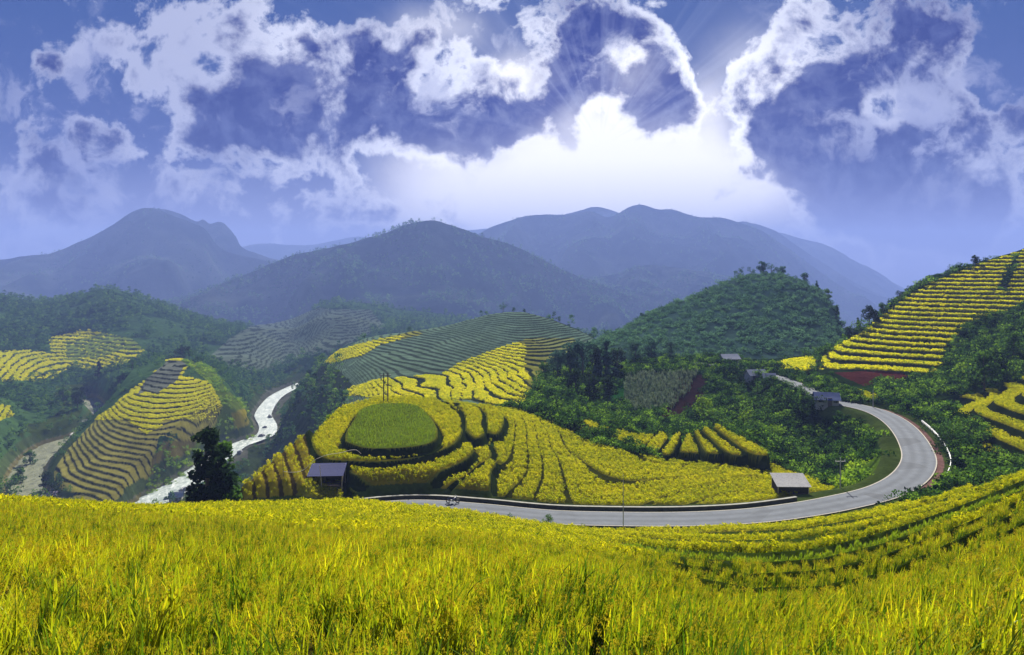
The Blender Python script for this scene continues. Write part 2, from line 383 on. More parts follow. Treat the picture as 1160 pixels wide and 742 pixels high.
    return dict(Z=Z, X=X, zone=zone, row=prow(Z), ff=ff, fb=fb, bas=bas, fs=fs, sp=sp, fl=fl, l1=l1, fe=fe, ea=ea, fd=fd, da=da, fd2=fd2, d2=d2,
                n1=n1, n2=n2, n3=n3, field=fieldk, dr=dr, dw=dw, gb=gb, bowl=bowl, left=left, rowf=rowf, rsin=rsin)

def ground_z(x, y):
    x = np.atleast_1d(np.asarray(x, np.float32)); y = np.atleast_1d(np.asarray(y, np.float32))
    return terrain(CX+F*x/y, y)
def place(px, Y, dz=0.0):
    x = (px-CX)/F*Y; return (float(x), float(Y), float(ground_z(x, Y)[0])+dz)

_k = slice(145, 215); _q = np.array(sorted([(p[1], p[0]) for p in road_path if 95 < p[1] < 200 and p[0] > 40])); RPY, RPX = _q[:, 0], _q[:, 1]
def paint(t, px, Y):
    """base colours of the ground, and where rice or shrubs grow"""
    Z, row, zone, n1, n2, n3 = t['Z'], t['row'], t['zone'], t['n1'], t['n2'], t['n3']
    sh = Z.shape; C = np.zeros(sh+(3,), np.float32); rice = np.zeros(sh, np.float32); shr = np.zeros(sh, np.float32)
    def put(m, c, r=0.0, s=0.0):
        C[m] = c; rice[m] = r; shr[m] = s
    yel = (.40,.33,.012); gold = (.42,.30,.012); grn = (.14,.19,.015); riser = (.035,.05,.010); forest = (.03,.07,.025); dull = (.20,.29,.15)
    put(zone == 0, (.05,.045,.010), 1.0)
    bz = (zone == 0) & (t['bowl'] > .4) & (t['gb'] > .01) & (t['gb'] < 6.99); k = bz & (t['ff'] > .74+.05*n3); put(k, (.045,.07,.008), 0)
    t['gband'] = bz & (t['gb'] > 3.2) & (t['gb'] < 4.0) & (n1 > -.35)
    k = (zone == 0) & (t['left'] > .5) & (t['ff'] > .80); put(k, (.06,.05,.01), .35)
    put(zone == 1, (.20,.19,.02), 1.0)
    dark = (zone == 1) & (px > 555) & ~t['bas'] 
    put(dark, (.025,.055,.012), 0, 1.0)
    put((zone == 1) & (Y < 91) & (px > 480), (.20,.19,.02), 1.0)
    put((zone == 1) & t['rowf'], (.30,.24,.02), .35); put((zone == 1) & t['rowf'] & (t['rsin']+.6*n3 < -.55), (.07,.05,.015), 0)
    put(zone == 2, forest, 0, 1.0)
    put(zone == 3, (.055,.075,.035), 0, .35)
    put(zone == 4, (.085,.15,.095), 0, .6)
    put(zone == 5, (.03,.055,.012), 0, 1.0)
    # basin rice with mown-looking edges
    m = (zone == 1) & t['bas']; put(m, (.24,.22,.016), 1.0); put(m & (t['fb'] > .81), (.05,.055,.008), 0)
    # centre hill: yellow part, the rest grey-green, cloud shade put into the colour
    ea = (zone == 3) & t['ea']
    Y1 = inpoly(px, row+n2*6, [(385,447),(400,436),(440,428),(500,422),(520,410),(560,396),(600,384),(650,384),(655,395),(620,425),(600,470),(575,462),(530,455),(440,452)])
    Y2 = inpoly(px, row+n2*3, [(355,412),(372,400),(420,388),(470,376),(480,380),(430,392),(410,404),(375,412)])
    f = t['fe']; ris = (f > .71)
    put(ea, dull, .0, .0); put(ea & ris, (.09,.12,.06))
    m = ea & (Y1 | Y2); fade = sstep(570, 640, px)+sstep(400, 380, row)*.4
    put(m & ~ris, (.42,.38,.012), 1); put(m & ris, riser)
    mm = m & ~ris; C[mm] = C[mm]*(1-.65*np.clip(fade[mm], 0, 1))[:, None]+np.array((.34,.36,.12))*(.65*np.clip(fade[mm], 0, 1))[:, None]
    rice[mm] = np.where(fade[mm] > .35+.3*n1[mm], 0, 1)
    leftface = (zone == 3) & inpoly(px, row, [(290,540),(300,470),(325,440),(360,410),(385,420),(400,436),(385,450),(400,480)])
    put(leftface, (.05,.07,.035), 0, .8)
    # right hill
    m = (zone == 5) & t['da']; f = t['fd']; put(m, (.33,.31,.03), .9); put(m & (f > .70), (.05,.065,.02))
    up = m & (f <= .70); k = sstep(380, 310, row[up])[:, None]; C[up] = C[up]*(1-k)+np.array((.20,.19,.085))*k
    strp = m & inpoly(px, row, [(1128,330),(1136,316),(1150,290),(1158,284),(1152,300),(1140,332)])
    put(strp, (.04,.05,.03), 0, .6)
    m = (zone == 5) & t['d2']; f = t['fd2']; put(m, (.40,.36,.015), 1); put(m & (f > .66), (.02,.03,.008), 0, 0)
    put((zone == 5) & inpoly(px, row+n1*4, SOIL2), (.13,.035,.022), 0, 0)
    # left valley spur: stubble and shallow paddies low, yellow higher
    m = (zone == 2) & t['sp']; f = t['fs']
    k = sstep(490, 455, row)[..., None]; tan = np.array((.32,.28,.05))*(1-k)+np.array((.34,.31,.02))*k
    C[m] = tan[m]; rice[m] = 0; shr[m] = 0
    gy = m & inpoly(px, row, [(150,455),(165,430),(190,408),(212,410),(200,432),(180,445),(165,470)]); C[gy] = (.17,.18,.11)
    yb = m & inpoly(px, row, [(128,470),(150,452),(165,444),(178,448),(176,462),(185,482),(165,492),(150,480)]); C[yb] = (.45,.40,.012); rice[m & (k[..., 0] > .35) & ~gy & (f < .76)] = 1; rice[yb & (f < .76)] = 1
    C[m & (f > .80)] = (.025,.03,.010)
    below = (zone == 2) & inpoly(px, row+n1*3, [(165,565),(172,520),(185,500),(232,498),(232,520),(200,545),(185,565)]); put(below, (.16,.13,.03), 0, .12)
    m = (zone == 2) & t['l1']; f = t['fl']; put(m & (f <= .72), (.22,.28,.03)); put(m & (f > .72), (.05,.07,.03))
    rice[m & (f <= .72)] = .8
    ft = m & inpoly(px, row, [(225,412),(270,370),(320,340),(425,340),(460,372),(400,395),(350,408),(300,425)]); C[ft & (f <= .72)] = (.15,.19,.11); rice[ft] = 0; ft = m & (n2 > .05) & (px > 75) & (px < 180); rice[ft] *= .15
    m2 = (zone == 2) & inpoly(px, row+n1*3, [(0,432),(55,430),(45,414),(0,404),(-200,400),(-200,430)]) & (t['fl'] <= .72); C[m2] = (.36,.34,.015); rice[m2] = 1
    tip = (zone == 2) & inpoly(px, row+n1*2, [(262,470),(276,462),(284,470),(282,492),(268,498)]); put(tip, (.28,.24,.02), 0, .1)
    rt = (zone == 2) & inpoly(px, row, [(205,408),(240,415),(256,440),(280,462),(290,500),(250,500),(225,520),(215,545),(203,545),(215,510),(243,482),(252,460),(238,434)]); put(rt & ~tip, (.12,.17,.015), 0, 0)
    t['brt'] = (rt & ~tip) | below | ((zone == 1) & inpoly(px, row+n1, BANK))
    # bench extras
    put((zone == 1) & inpoly(px, row+n1*2, CORN), (.09,.14,.08), 0, 0)
    put((zone == 1) & inpoly(px, row+n1*2, SOIL), (.055,.025,.02), 0, 0)
    put((zone == 1) & inpoly(px, row+n1*2, [(680,450),(715,425),(724,428),(705,455),(690,462)]), (.03,.13,.02), 0, .1)
    put((zone == 1) & inpoly(px, row+n1, BANK), (.10,.17,.015), .0, .12)
    put((zone == 1) & inpoly(px, row+n1*2, [(868,524),(905,514),(934,530),(930,545),(890,536)]), (.03,.05,.01), 0, .8)
    # knoll patches
    put((zone == 4) & inpoly(px, row+n2*5, [(760,352),(800,332),(850,340),(900,350),(905,385),(850,398),(790,390),(720,388)]), (.09,.16,.10), 0, .55)
    # clearings in the dark scrub
    k = (t['n2'] > .18) & (shr > .9) & (zone != 2); C[k] = (.035,.06,.012)
    clear = inpoly(px, row, [(838,402),(935,402),(1000,440),(1000,456),(940,446),(880,434),(838,424)]); shr[clear] *= .12
    clear = inpoly(px, row, [(1045,455),(1160,425),(1300,400),(1300,545),(1130,545),(1090,520),(1095,478),(1050,470)]); shr[clear] *= .25
    fk = t['field']
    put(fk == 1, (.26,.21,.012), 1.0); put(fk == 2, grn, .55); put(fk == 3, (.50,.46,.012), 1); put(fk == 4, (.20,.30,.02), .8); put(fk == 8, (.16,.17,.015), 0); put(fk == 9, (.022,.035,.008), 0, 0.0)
    rd = (t['dr'] < 5.6); put(rd, (.07,.10,.02), 0, 0.0); k = rd & (Y > 167) & (t['dr'] > 3.0); shr[k] = 1
    outer = rd & (t['X'] > np.interp(Y, RPY, RPX)) & (Y > 103) & (Y < 160) & (px > 985) & (t['dr'] < 3.5); C[outer] = (.30,.16,.12)
    rv = t['dw'] < 11+4*n1; rv &= Z < ZW+6; put(rv, (.15,.15,.09), 0, 0.0); k = rv & (Z > ZW+1.5+n3); put(k, (.07,.10,.03), 0, .35)
    k = (t['dw'] >= 11+4*n1) & (t['dw'] < 24) & (zone == 2) & (Z < ZW+9) & ~t['sp']; put(k, (.06,.09,.015), 0, .5)
    rvb = rv & (px < 160) & (Z < ZW+1.5); C[rvb] = (.16,.14,.05)
    k = (zone == 2) & (shr > .7) & (n2+.4*n1 > .10); C[k] = (.06,.12,.035); shr[k] *= .3
    tex = (1+.30*n3+.22*n1+.18*n2)[..., None]; C *= np.clip(tex, .35, 1.7)
    return C, rice, shr
# ------------------------------------------------------------------ node helpers and materials
class NT:
    def __init__(s, tree): s.t = tree; s.L = tree.links
    def n(s, kind, ins=None, **props):
        nd = s.t.nodes.new(kind)
        for k, v in props.items(): setattr(nd, k, v)
        for k, v in (ins or {}).items():
            if v is None: continue
            if isinstance(v, bpy.types.NodeSocket): s.L.new(v, nd.inputs[k])
            else: nd.inputs[k].default_value = v
        return nd
    def m(s, op, a, b=None, c=None, clamp=False):
        nd = s.t.nodes.new('ShaderNodeMath'); nd.operation = op; nd.use_clamp = clamp
        for i, v in enumerate((a, b, c)):
            if v is None: continue
            if isinstance(v, bpy.types.NodeSocket): s.L.new(v, nd.inputs[i])
            else: nd.inputs[i].default_value = v
        return nd.outputs[0]
    def vm(s, op, a, b=None, c=None, out=0):
        nd = s.t.nodes.new('ShaderNodeVectorMath'); nd.operation = op
        for i, v in enumerate((a, b, c)):
            if v is None: continue
            if isinstance(v, bpy.types.NodeSocket): s.L.new(v, nd.inputs[i])
            else: nd.inputs[i].default_value = v
        return nd.outputs[out]
    def mix(s, f, a, b, blend='MIX'):
        nd = s.t.nodes.new('ShaderNodeMix'); nd.data_type = 'RGBA'; nd.blend_type = blend
        for i, v in ((0, f), (6, a), (7, b)):
            if isinstance(v, bpy.types.NodeSocket): s.L.new(v, nd.inputs[i])
            else: nd.inputs[i].default_value = v if i == 0 else (tuple(v)+(1,))[:4]
        return nd.outputs[2]
    def ramp(s, f, stops, interp='LINEAR'):
        nd = s.t.nodes.new('ShaderNodeValToRGB'); cr = nd.color_ramp; cr.interpolation = interp
        while len(cr.elements) < len(stops): cr.elements.new(.5)
        for e, (p, c) in zip(cr.elements, stops): e.position = p; e.color = (tuple(c)+(1,))[:4]
        s.L.new(f, nd.inputs[0]); return nd.outputs[0]
    def noise(s, scale, detail=4, rough=.55, vec=None, dist=0.0):
        nd = s.n('ShaderNodeTexNoise', {'Scale': scale, 'Detail': detail, 'Roughness': rough, 'Distortion': dist, 'Vector': vec}); return nd.outputs[0]

def new_mat(name):
    m = bpy.data.materials.new(name); m.use_nodes = True; m.node_tree.nodes.clear(); return m, NT(m.node_tree)

def mat_ground(name, bump=.25):
    m, t = new_mat(name)
    a = t.n('ShaderNodeAttribute', attribute_name='Col').outputs[0]; pos = t.n('ShaderNodeNewGeometry').outputs[0]
    n1 = t.noise(1.6, 6, .7, pos); n2 = t.noise(.21, 5, .6, pos)
    f = t.m('MULTIPLY_ADD', n1, 1.3, .35); f2 = t.m('MULTIPLY_ADD', n2, .8, .6); k = t.m('MULTIPLY', f, f2)
    c = t.vm('SCALE', a, None); c.node.inputs[3].default_value = 1; t.L.new(k, c.node.inputs[3])
    b = t.n('ShaderNodeBump', {'Strength': bump, 'Distance': .5, 'Height': n1})
    p = t.n('ShaderNodeBsdfDiffuse', {'Color': c, 'Roughness': 1.0, 'Normal': b.outputs[0]})
    o = t.n('ShaderNodeOutputMaterial', {'Surface': p.outputs[0]}); return m

def mat_simple(name, col, rough=.7, var=.25, scale=6, metal=0.0, bump=0.0, col2=None):
    m, t = new_mat(name); pos = t.n('ShaderNodeTexCoord').outputs['Object']
    n = t.noise(scale, 5, .6, pos)
    c = t.mix(t.m('MULTIPLY_ADD', n, 1.6, -.3, clamp=True), tuple(x*(1-var) for x in col), tuple(x*(1+var) for x in (col2 or col)))
    ins = {'Base Color': c, 'Roughness': rough, 'Metallic': metal}
    if bump: ins['Normal'] = t.n('ShaderNodeBump', {'Strength': bump, 'Distance': .02, 'Height': n}).outputs[0]
    p = t.n('ShaderNodeBsdfPrincipled', ins); t.n('ShaderNodeOutputMaterial', {'Surface': p.outputs[0]}); return m

def mat_leaf(name, cols, trans=.45, rvar=.35, big=.02, gloss=.0):
    """foliage: colour varies from plant to plant and from leaf clump to leaf clump"""
    m, t = new_mat(name)
    oi = t.n('ShaderNodeObjectInfo'); pos = t.n('ShaderNodeNewGeometry').outputs[0]
    n = t.noise(big, 3, .5, pos); at = t.n('ShaderNodeAttribute', attribute_name='tone').outputs['Fac']
    f = t.m('ADD', t.m('MULTIPLY', oi.outputs['Random'], rvar), t.m('MULTIPLY', n, 1-rvar))
    f = t.m('ADD', f, t.m('MULTIPLY_ADD', at, .6, -.3), clamp=True)
    c = t.ramp(f, [(i/(len(cols)-1), cc) for i, cc in enumerate(cols)])
    d = t.n('ShaderNodeBsdfDiffuse', {'Color': c}); tr = t.n('ShaderNodeBsdfTranslucent', {'Color': c})
    s = t.n('ShaderNodeMixShader', {0: trans, 1: d.outputs[0], 2: tr.outputs[0]}).outputs[0]
    if gloss:
        g = t.n('ShaderNodeBsdfGlossy', {'Color': (.6, .6, .5, 1), 'Roughness': .45}); s = t.n('ShaderNodeMixShader', {0: gloss, 1: s, 2: g.outputs[0]}).outputs[0]
    t.n('ShaderNodeOutputMaterial', {'Surface': s}); return m

# ------------------------------------------------------------------ the ground, one sheet
def grid_faces(nr, nc):
    i = np.arange(nr*nc, dtype=np.int32).reshape(nr, nc)
    return np.stack([i[:-1, :-1], i[:-1, 1:], i[1:, 1:], i[1:, :-1]], -1).reshape(-1, 4)
Q = globals().get('QUALITY', 1.0)
cols_px = np.concatenate([np.linspace(-900, -140, 50)[:-1], np.arange(-140, 1300, 1.35/Q), np.linspace(1300, 2100, 50)]).astype(np.float32)
def tsp(a, b, r): return np.exp(np.arange(math.log(a), math.log(b), r/Q))
rows_Y = np.concatenate([tsp(.8, 12, .02), tsp(12, 84, .0045), tsp(84, 170, .0017), tsp(170, 560, .0024), tsp(560, 1150, .006)]).astype(np.float32)
PX, YY = np.meshgrid(cols_px, rows_Y)
T = terrain(PX, YY, True)
C_, RICE, SHR = paint(T, PX, YY)
gm = mat_ground('soil and stubble')
V = np.stack([T['X'], YY, T['Z']], -1).reshape(-1, 3)
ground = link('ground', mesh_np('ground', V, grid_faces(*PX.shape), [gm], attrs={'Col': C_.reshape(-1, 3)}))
tag(ground, kind='structure')
SHAPE = PX.shape

# ------------------------------------------------------------------ mountains
MOUNT = []
def mountain(ridge, Y0, foot, depth=.32, amp=1.0, seed=1, colA=(.02,.04,.025), colB=(.10,.12,.07), rug=1.5, step=1.6):
    Y0 = Y0*1.6; r = np.array(ridge, float); px = np.arange(r[0, 0], r[-1, 0]+.1, step); 
    C = curve(ridge, 6); top = np.interp(px, C[:, 0], C[:, 1])
    top = top + fbm(px/26, px*0+seed, 5, seed)*rug
    w = np.concatenate([np.linspace(0, 1, 110), np.linspace(1, 1.6, 20)[1:]])[:, None]
    Yf = Y0*(1-depth); Yr = Y0*(1-depth*(1-w)); Yr = np.where(w > 1, Y0*(1+(w-1)*.6), Yr)
    zt = (HY-top)/F*Y0; zb = (HY-foot)/F*Yf
    P = px[None, :]+0*w; X = (P-CX)/F*(Yr+0*P); Yr = Yr+0*P
    prof = np.where(w <= 1, w**.92, 1-(w-1)*1.1); Z = zb+(zt[None, :]-zb)*prof
    H = max(zt.max()-zb, 1)
    wx = X/(H*1.1)+fbm(X/H*.6, Yr/H*.6, 3, seed+5)*.9
    ridged = 1-np.abs(fbm(wx, Yr/(H*3.2)+seed, 4, seed+2))*2.6
    env = np.clip(np.sin(np.clip(w, 0, 1)*pi)**.7, 0, 1)
    Z = Z+H*.28*amp*(ridged-.6)*env + H*.02*fbm(X/H*7, Yr/H*7, 3, seed+8)*(.25+env)
    k = np.clip(.5+1.3*fbm(X/H*3, Yr/H*3, 4, seed+11), 0, 1)[..., None]
    col = np.array(colA)*(1-k)+np.array(colB)*k
    o = link('mountain', mesh_np('mountain', np.stack([X, Yr, Z], -1).reshape(-1, 3), grid_faces(*X.shape), [gm], True, {'Col': col.reshape(-1, 3)}))
    tag(o, kind='structure'); MOUNT.append((np.stack([X, Yr, Z], -1), P, w)); return o, px, zt
mountain([(180,345),(215,335),(260,318),(290,306),(320,293),(350,285),(380,279),(410,272),(440,262),(465,253),(488,250),(515,256),(545,268),(580,277),(610,292),(640,306),(680,322),(730,340),(790,362)], 1250, 392, .30, 1.0, 3, rug=1.6)
mountain([(-340,330),(-180,300),(-60,305),(0,294),(30,290),(60,287),(95,272),(125,256),(150,240),(172,235),(195,244),(215,252),(232,259),(245,276),(262,287),(300,296),(350,312),(420,330)], 1750, 380, .28, 1.0, 11, rug=1.4)
mountain([(120,262),(155,244),(173,236),(188,238),(206,244),(222,251),(230,249),(238,254),(250,252),(258,257),(267,268),(275,281),(300,290),(330,300)], 2050, 330, .15, .7, 21, rug=2.6)
mountain([(480,300),(520,277),(545,264),(565,254),(600,245),(640,243),(665,239),(690,246),(712,235),(727,232),(745,237),(762,238),(790,246),(820,247),(850,256),(880,272),(915,298),(950,322),(1000,352)], 2100, 372, .30, 1.1, 31, rug=1.3)
mountain([(640,320),(690,312),(735,300),(790,306),(840,318),(900,340)], 1500, 360, .2, .8, 37, rug=1.6)
mountain([(800,262),(832,252),(850,252),(880,262),(905,280),(935,300),(965,318),(1000,335),(1050,352)], 2500, 372, .2, .8, 41, rug=1.5)
mountain([(850,262),(880,262),(905,270),(930,276),(950,284),(970,296),(1000,312),(1022,326),(1060,340),(1120,350),(1250,340),(1500,330)], 3000, 365, .2, .8, 47, rug=1.5)
mountain([(-400,292),(0,298),(200,292),(260,282),(300,276),(345,278),(390,270),(415,268),(450,274),(520,262),(545,260),(600,252),(655,239),(675,235),(700,240),(760,262),(900,285)], 3300, 330, .15, .6, 53, rug=1.2)

# ------------------------------------------------------------------ road, kerb and water
def ribbon(P, offs, z, u=None):
    P = np.asarray(P); d = np.gradient(P, axis=0); d /= np.linalg.norm(d, axis=1)[:, None]; nrm = np.stack([-d[:, 1], d[:, 0]], 1)
    offs = np.asarray(offs, float); XY = P[:, None, :]+nrm[:, None, :]*offs[None, :, None]
    zz = np.broadcast_to(z, XY.shape[:2])
    return np.concatenate([XY, zz[..., None]], -1), nrm
def mat_road():
    m, t = new_mat('worn asphalt'); pos = t.n('ShaderNodeNewGeometry').outputs[0]; u = t.n('ShaderNodeAttribute', attribute_name='across').outputs['Fac']
    n = t.noise(.6, 6, .65, pos); n2 = t.noise(7, 4, .7, pos)
    trk = t.m('MULTIPLY_ADD', t.m('COSINE', t.m('MULTIPLY', u, 9.4)), .10, .9)
    ed = t.m('ADD', t.m('ABSOLUTE', u), t.m('MULTIPLY', n2, .12))
    c = t.mix(t.m('MULTIPLY_ADD', n, 1.5, -.25, clamp=True), (.055,.062,.075), (.10,.108,.124)); c = t.mix(t.m('MULTIPLY_ADD', n2, .3, 0), c, (.14,.15,.165))
    pt = t.n('ShaderNodeTexVoronoi', {'Scale': .16, 'Vector': pos, 'Randomness': 1.0}, feature='F1').outputs[1]; c = t.mix(t.m('MULTIPLY', t.m('MULTIPLY_ADD', t.n('ShaderNodeSeparateColor', {0: pt}).outputs[0], 6, -4.6, clamp=True), .45), c, (.045,.047,.052)); v = t.vm('SCALE', c); t.L.new(trk, v.node.inputs[3])
    e = t.m('MULTIPLY_ADD', ed, 14.0, -13.6, clamp=True); c = t.mix(e, v, (.30,.27,.22))
    p = t.n('ShaderNodeBsdfPrincipled', {'Base Color': c, 'Roughness': .95, 'Specular IOR Level': .08, 'Normal': t.n('ShaderNodeBump', {'Strength': .2, 'Distance': .02, 'Height': n2}).outputs[0]})
    t.n('ShaderNodeOutputMaterial', {'Surface': p.outputs[0]}); return m
RP = curve(road_path[::4], 6)
ofs = np.linspace(-2.55, 2.55, 9); R3, _ = ribbon(RP, ofs, ZR+.03-.02*(ofs/2.55)**2)
road = link('road', mesh_np('road', R3.reshape(-1, 3), grid_faces(*R3.shape[:2]), [mat_road()], True, {'across': np.tile(ofs/2.55, len(RP))}))
tag(road, kind='structure')
def mat_water():
    m, t = new_mat('rapid river water'); pos = t.n('ShaderNodeNewGeometry').outputs[0]; u = t.n('ShaderNodeAttribute', attribute_name='across').outputs['Fac']; u2 = t.n('ShaderNodeAttribute', attribute_name='brown').outputs['Fac']
    sc = t.n('ShaderNodeMapping', {'Vector': pos, 'Scale': (1, .35, 1)}).outputs[0]
    n = t.noise(.55, 6, .7, sc, 1.2); n2 = t.noise(2.2, 4, .7, pos, .6)
    f = t.m('ADD', t.m('MULTIPLY', n, .7), t.m('MULTIPLY', n2, .3)); foam = t.m('MULTIPLY_ADD', f, 6.0, -2.75, clamp=True)
    dirty = t.mix(foam, (.055,.06,.022), (.105,.11,.05)); clean = t.mix(foam, (.10,.13,.12), (.36,.38,.37))
    c = t.mix(u2, clean, dirty); r = t.m('MULTIPLY_ADD', foam, .4, .42)
    p = t.n('ShaderNodeBsdfPrincipled', {'Base Color': c, 'Roughness': r, 'IOR': 1.33, 'Normal': t.n('ShaderNodeBump', {'Strength': .7, 'Distance': .5, 'Height': f}).outputs[0]})
    t.n('ShaderNodeOutputMaterial', {'Surface': p.outputs[0]}); return m
WP = curve(river_path[::5], 8); ow = np.linspace(-8, 8, 15)
wpx = CX+F*WP[:, 0]/WP[:, 1]; W3, nW = ribbon(WP, [0], ZW); W3 = W3.repeat(15, 1)
hw = np.interp(wpx, [0, 150, 235, 270, 330], [.85, 1.0, 1.0, .72, .6]); W3[..., :2] += nW[:, None, :]*(ow[None, :]*hw[:, None])[..., None]
brown = np.clip((150-wpx)/40, 0, 1)
water = link('river', mesh_np('river', W3.reshape(-1, 3), grid_faces(*W3.shape[:2]), [mat_water()], True, {'across': np.tile(ow/8, len(WP)), 'brown': np.repeat(brown, 15)}))
tag(water, kind='structure')
# ------------------------------------------------------------------ camera, sun, haze
cam = bpy.data.cameras.new('camera'); co = bpy.data.objects.new('camera', cam); COL.objects.link(co); SC.camera = co
co.rotation_euler = (radians(90), 0, 0); cam.sensor_width = 36; cam.lens = 36*F/1160; cam.shift_y = -(371-HY)/1160; cam.clip_start = .1; cam.clip_end = 30000
SUN_EL, SUN_AZ = 36.0, 7.0      # azimuth to the right of straight ahead (+Y)
sl = bpy.data.lights.new('sun', 'SUN'); so = bpy.data.objects.new('sun', sl); COL.objects.link(so)
sl.energy = 5.0; sl.angle = radians(.5); sl.color = (1, .96, .84)
so.rotation_euler = (radians(90-SUN_EL), 0, radians(180-SUN_AZ)); so.location = (0, 0, 400)
hz, t = new_mat('valley haze')
pv = t.n('ShaderNodeVolumePrincipled', {'Color': (.19, .262, .57, 1), 'Density': HAZE, 'Anisotropy': .08})
t.n('ShaderNodeOutputMaterial', {'Volume': pv.outputs[0]})
b = MB(); b.box((0, 3000, -110), (16000, 6400, 790)); ho = b.build('haze', hz); tag(ho, kind='stuff')

# ------------------------------------------------------------------ sky
w = bpy.data.worlds.new('World'); SC.world = w; w.use_nodes = True; w.node_tree.nodes.clear(); t = NT(w.node_tree)
gen = t.n('ShaderNodeTexCoord').outputs['Generated']
sp = t.n('ShaderNodeSeparateXYZ', {0: gen}).outputs
ay = t.m('MAXIMUM', t.m('ABSOLUTE', sp[1]), .08)
u = t.m('DIVIDE', sp[0], ay); v = t.m('DIVIDE', sp[2], ay)
uv = t.n('ShaderNodeCombineXYZ', {0: u, 1: v}).outputs[0]
def U(px, py): return ((px-CX)/F, (HY-py)/F)
warp = t.n('ShaderNodeTexNoise', {'Scale': 5.5, 'Detail': 5, 'Roughness': .6, 'Vector': uv}).outputs[1]
uvw = t.vm('ADD', uv, t.vm('SCALE', t.vm('SUBTRACT', warp, (.5, .5, .5)))); uvw.node.inputs[1].links[0].from_node.inputs[3].default_value = .085
def blobs(lst, vec, acc=0.0):
    for px, py, rx, ry, a in lst:
        cu, cv = U(px, py); sx, sy = F/rx, F/ry
        d = t.vm('MULTIPLY_ADD', vec, (sx, sy, 0), (-cu*sx, -cv*sy, 0)); e = t.vm('DOT_PRODUCT', d, d, out=1)
        acc = t.m('MULTIPLY_ADD', t.m('EXPONENT', t.m('MULTIPLY', e, -1.0)), a, acc)
    return acc
n_big = t.noise(7.5, 9, .60, t.vm('ADD', uv, (3.37, 1.9, 0)), .3); n_fine = t.noise(19.0, 7, .62, uv, .2)
CL = [(322,118,48,62,1.15),(240,135,42,32,.95),(268,40,30,40,.5),(400,55,60,30,.75),(430,110,55,45,1.1),(500,150,60,35,1.2),(590,140,45,28,1.05),(545,95,40,40,.25),
 (652,75,24,52,1.25),(700,25,38,22,.8),(752,130,34,36,1.35),(890,150,62,42,1.3),(955,110,60,50,.95),(980,190,70,42,1.1),(960,235,60,24,.8),(1060,220,75,45,.75),(1020,40,60,40,.55),(900,30,40,30,.6),
 (1120,150,60,50,.55),(120,45,34,32,.34),(60,180,50,24,.34),(185,205,46,20,.36),(40,240,60,22,.36),(155,100,28,26,.35),(430,240,48,20,.55),(290,205,60,22,.42),(570,85,48,40,.45),(700,95,45,45,.35),
 (845,75,45,45,.38),(800,120,25,50,.3),(490,40,45,30,.42),(610,20,50,24,.42),(745,60,26,50,.35),(350,185,40,20,.35),(1070,90,40,60,.35),(1050,160,60,30,.4),(1020,260,70,18,.4),(830,225,30,10,.35),(48,60,18,10,.3),
 (0,80,60,90,-.35),(800,40,30,60,-.5),(1140,70,40,80,-.35),(60,60,30,14,.35),(30,140,30,16,.3),(95,135,24,16,.4),(130,160,22,14,.35),(205,160,26,14,.45),(75,175,45,18,.3),(225,60,24,40,.25),(15,215,40,16,.3),(1090,200,50,40,.25),(1000,130,30,26,-.55),(1085,150,34,30,-.5),(1040,215,36,16,-.35),(930,60,26,20,-.4),(470,95,20,14,-.5),(330,180,40,12,-.3),(120,100,20,40,-.2),(230,75,20,30,-.2)]
th = t.m('MULTIPLY_ADD', blobs(CL, uvw, 0.0), 1.25, -.20)
th = t.m('ADD', th, t.m('MULTIPLY_ADD', n_big, 3.0, -1.5)); th = t.m('ADD', th, t.m('MULTIPLY_ADD', n_fine, 1.7, -.85))
lowfade = t.m('MULTIPLY_ADD', v, 9.0, -.05, clamp=True)
# nearness to the sun glow
SUNUV = (680, 165)
near = blobs([(330,60,60,90,.25),(680,165,150,110,1.0),(660,205,260,75,.55),(600,60,200,90,.35),(860,70,110,120,.40)], uv)
core = blobs([(672,172,62,38,1.6),(690,225,140,48,1.6),(610,215,120,42,1.1),(540,240,80,30,.5),(760,195,90,40,1.1),(835,225,70,30,.5),(650,135,22,20,.7),(500,185,60,30,.25),(590,85,40,26,.75),(710,85,36,32,.8),(500,30,60,26,.3),(860,70,60,50,.30),(800,130,25,40,.5)], uvw)
# clear sky: nishita tinted, deep blue above, lavender low down
nish = t.n('ShaderNodeTexSky', sky_type='NISHITA', sun_disc=False, sun_elevation=radians(SUN_EL), sun_rotation=radians(SUN_AZ))
nb = t.vm('SCALE', nish.outputs[0]); nb.node.inputs[3].default_value = .0025
grad = t.ramp(t.m('MULTIPLY_ADD', v, 2.0, .1, clamp=True), [(0,(.30,.32,.54)),(.18,(.19,.22,.46)),(.42,(.035,.075,.32)),(.8,(.02,.075,.31)),(1,(.03,.085,.33))])
base = t.vm('ADD', nb, grad)
white = t.mix(t.m('MULTIPLY', near, 1.1, clamp=True), (.50,.54,.76), (1.45,1.48,1.56))
darkc = t.mix(t.m('MULTIPLY', near, .6, clamp=True), (.000,.012,.20), (.000,.014,.28))
mid = t.mix(.80, white, (.02,.06,.33))
edge = t.m('MULTIPLY_ADD', th, 4.2, .12, clamp=True)
n_sh = t.noise(4.3, 4, .55, t.vm('ADD', uv, (7.1, 4.4, 0)), .5)
fl = t.m('ADD', t.m('MULTIPLY_ADD', th, 1.7, -.22), t.m('MULTIPLY_ADD', n_sh, 3.6, -1.8), clamp=True); fl = t.n('ShaderNodeMapRange', {'Value': fl}, interpolation_type='SMOOTHSTEP').outputs[0]
puff = t.noise(34.0, 5, .6, uvw); dk = t.mix(t.m('MULTIPLY_ADD', puff, 2.2, -.95, clamp=True), darkc, mid)
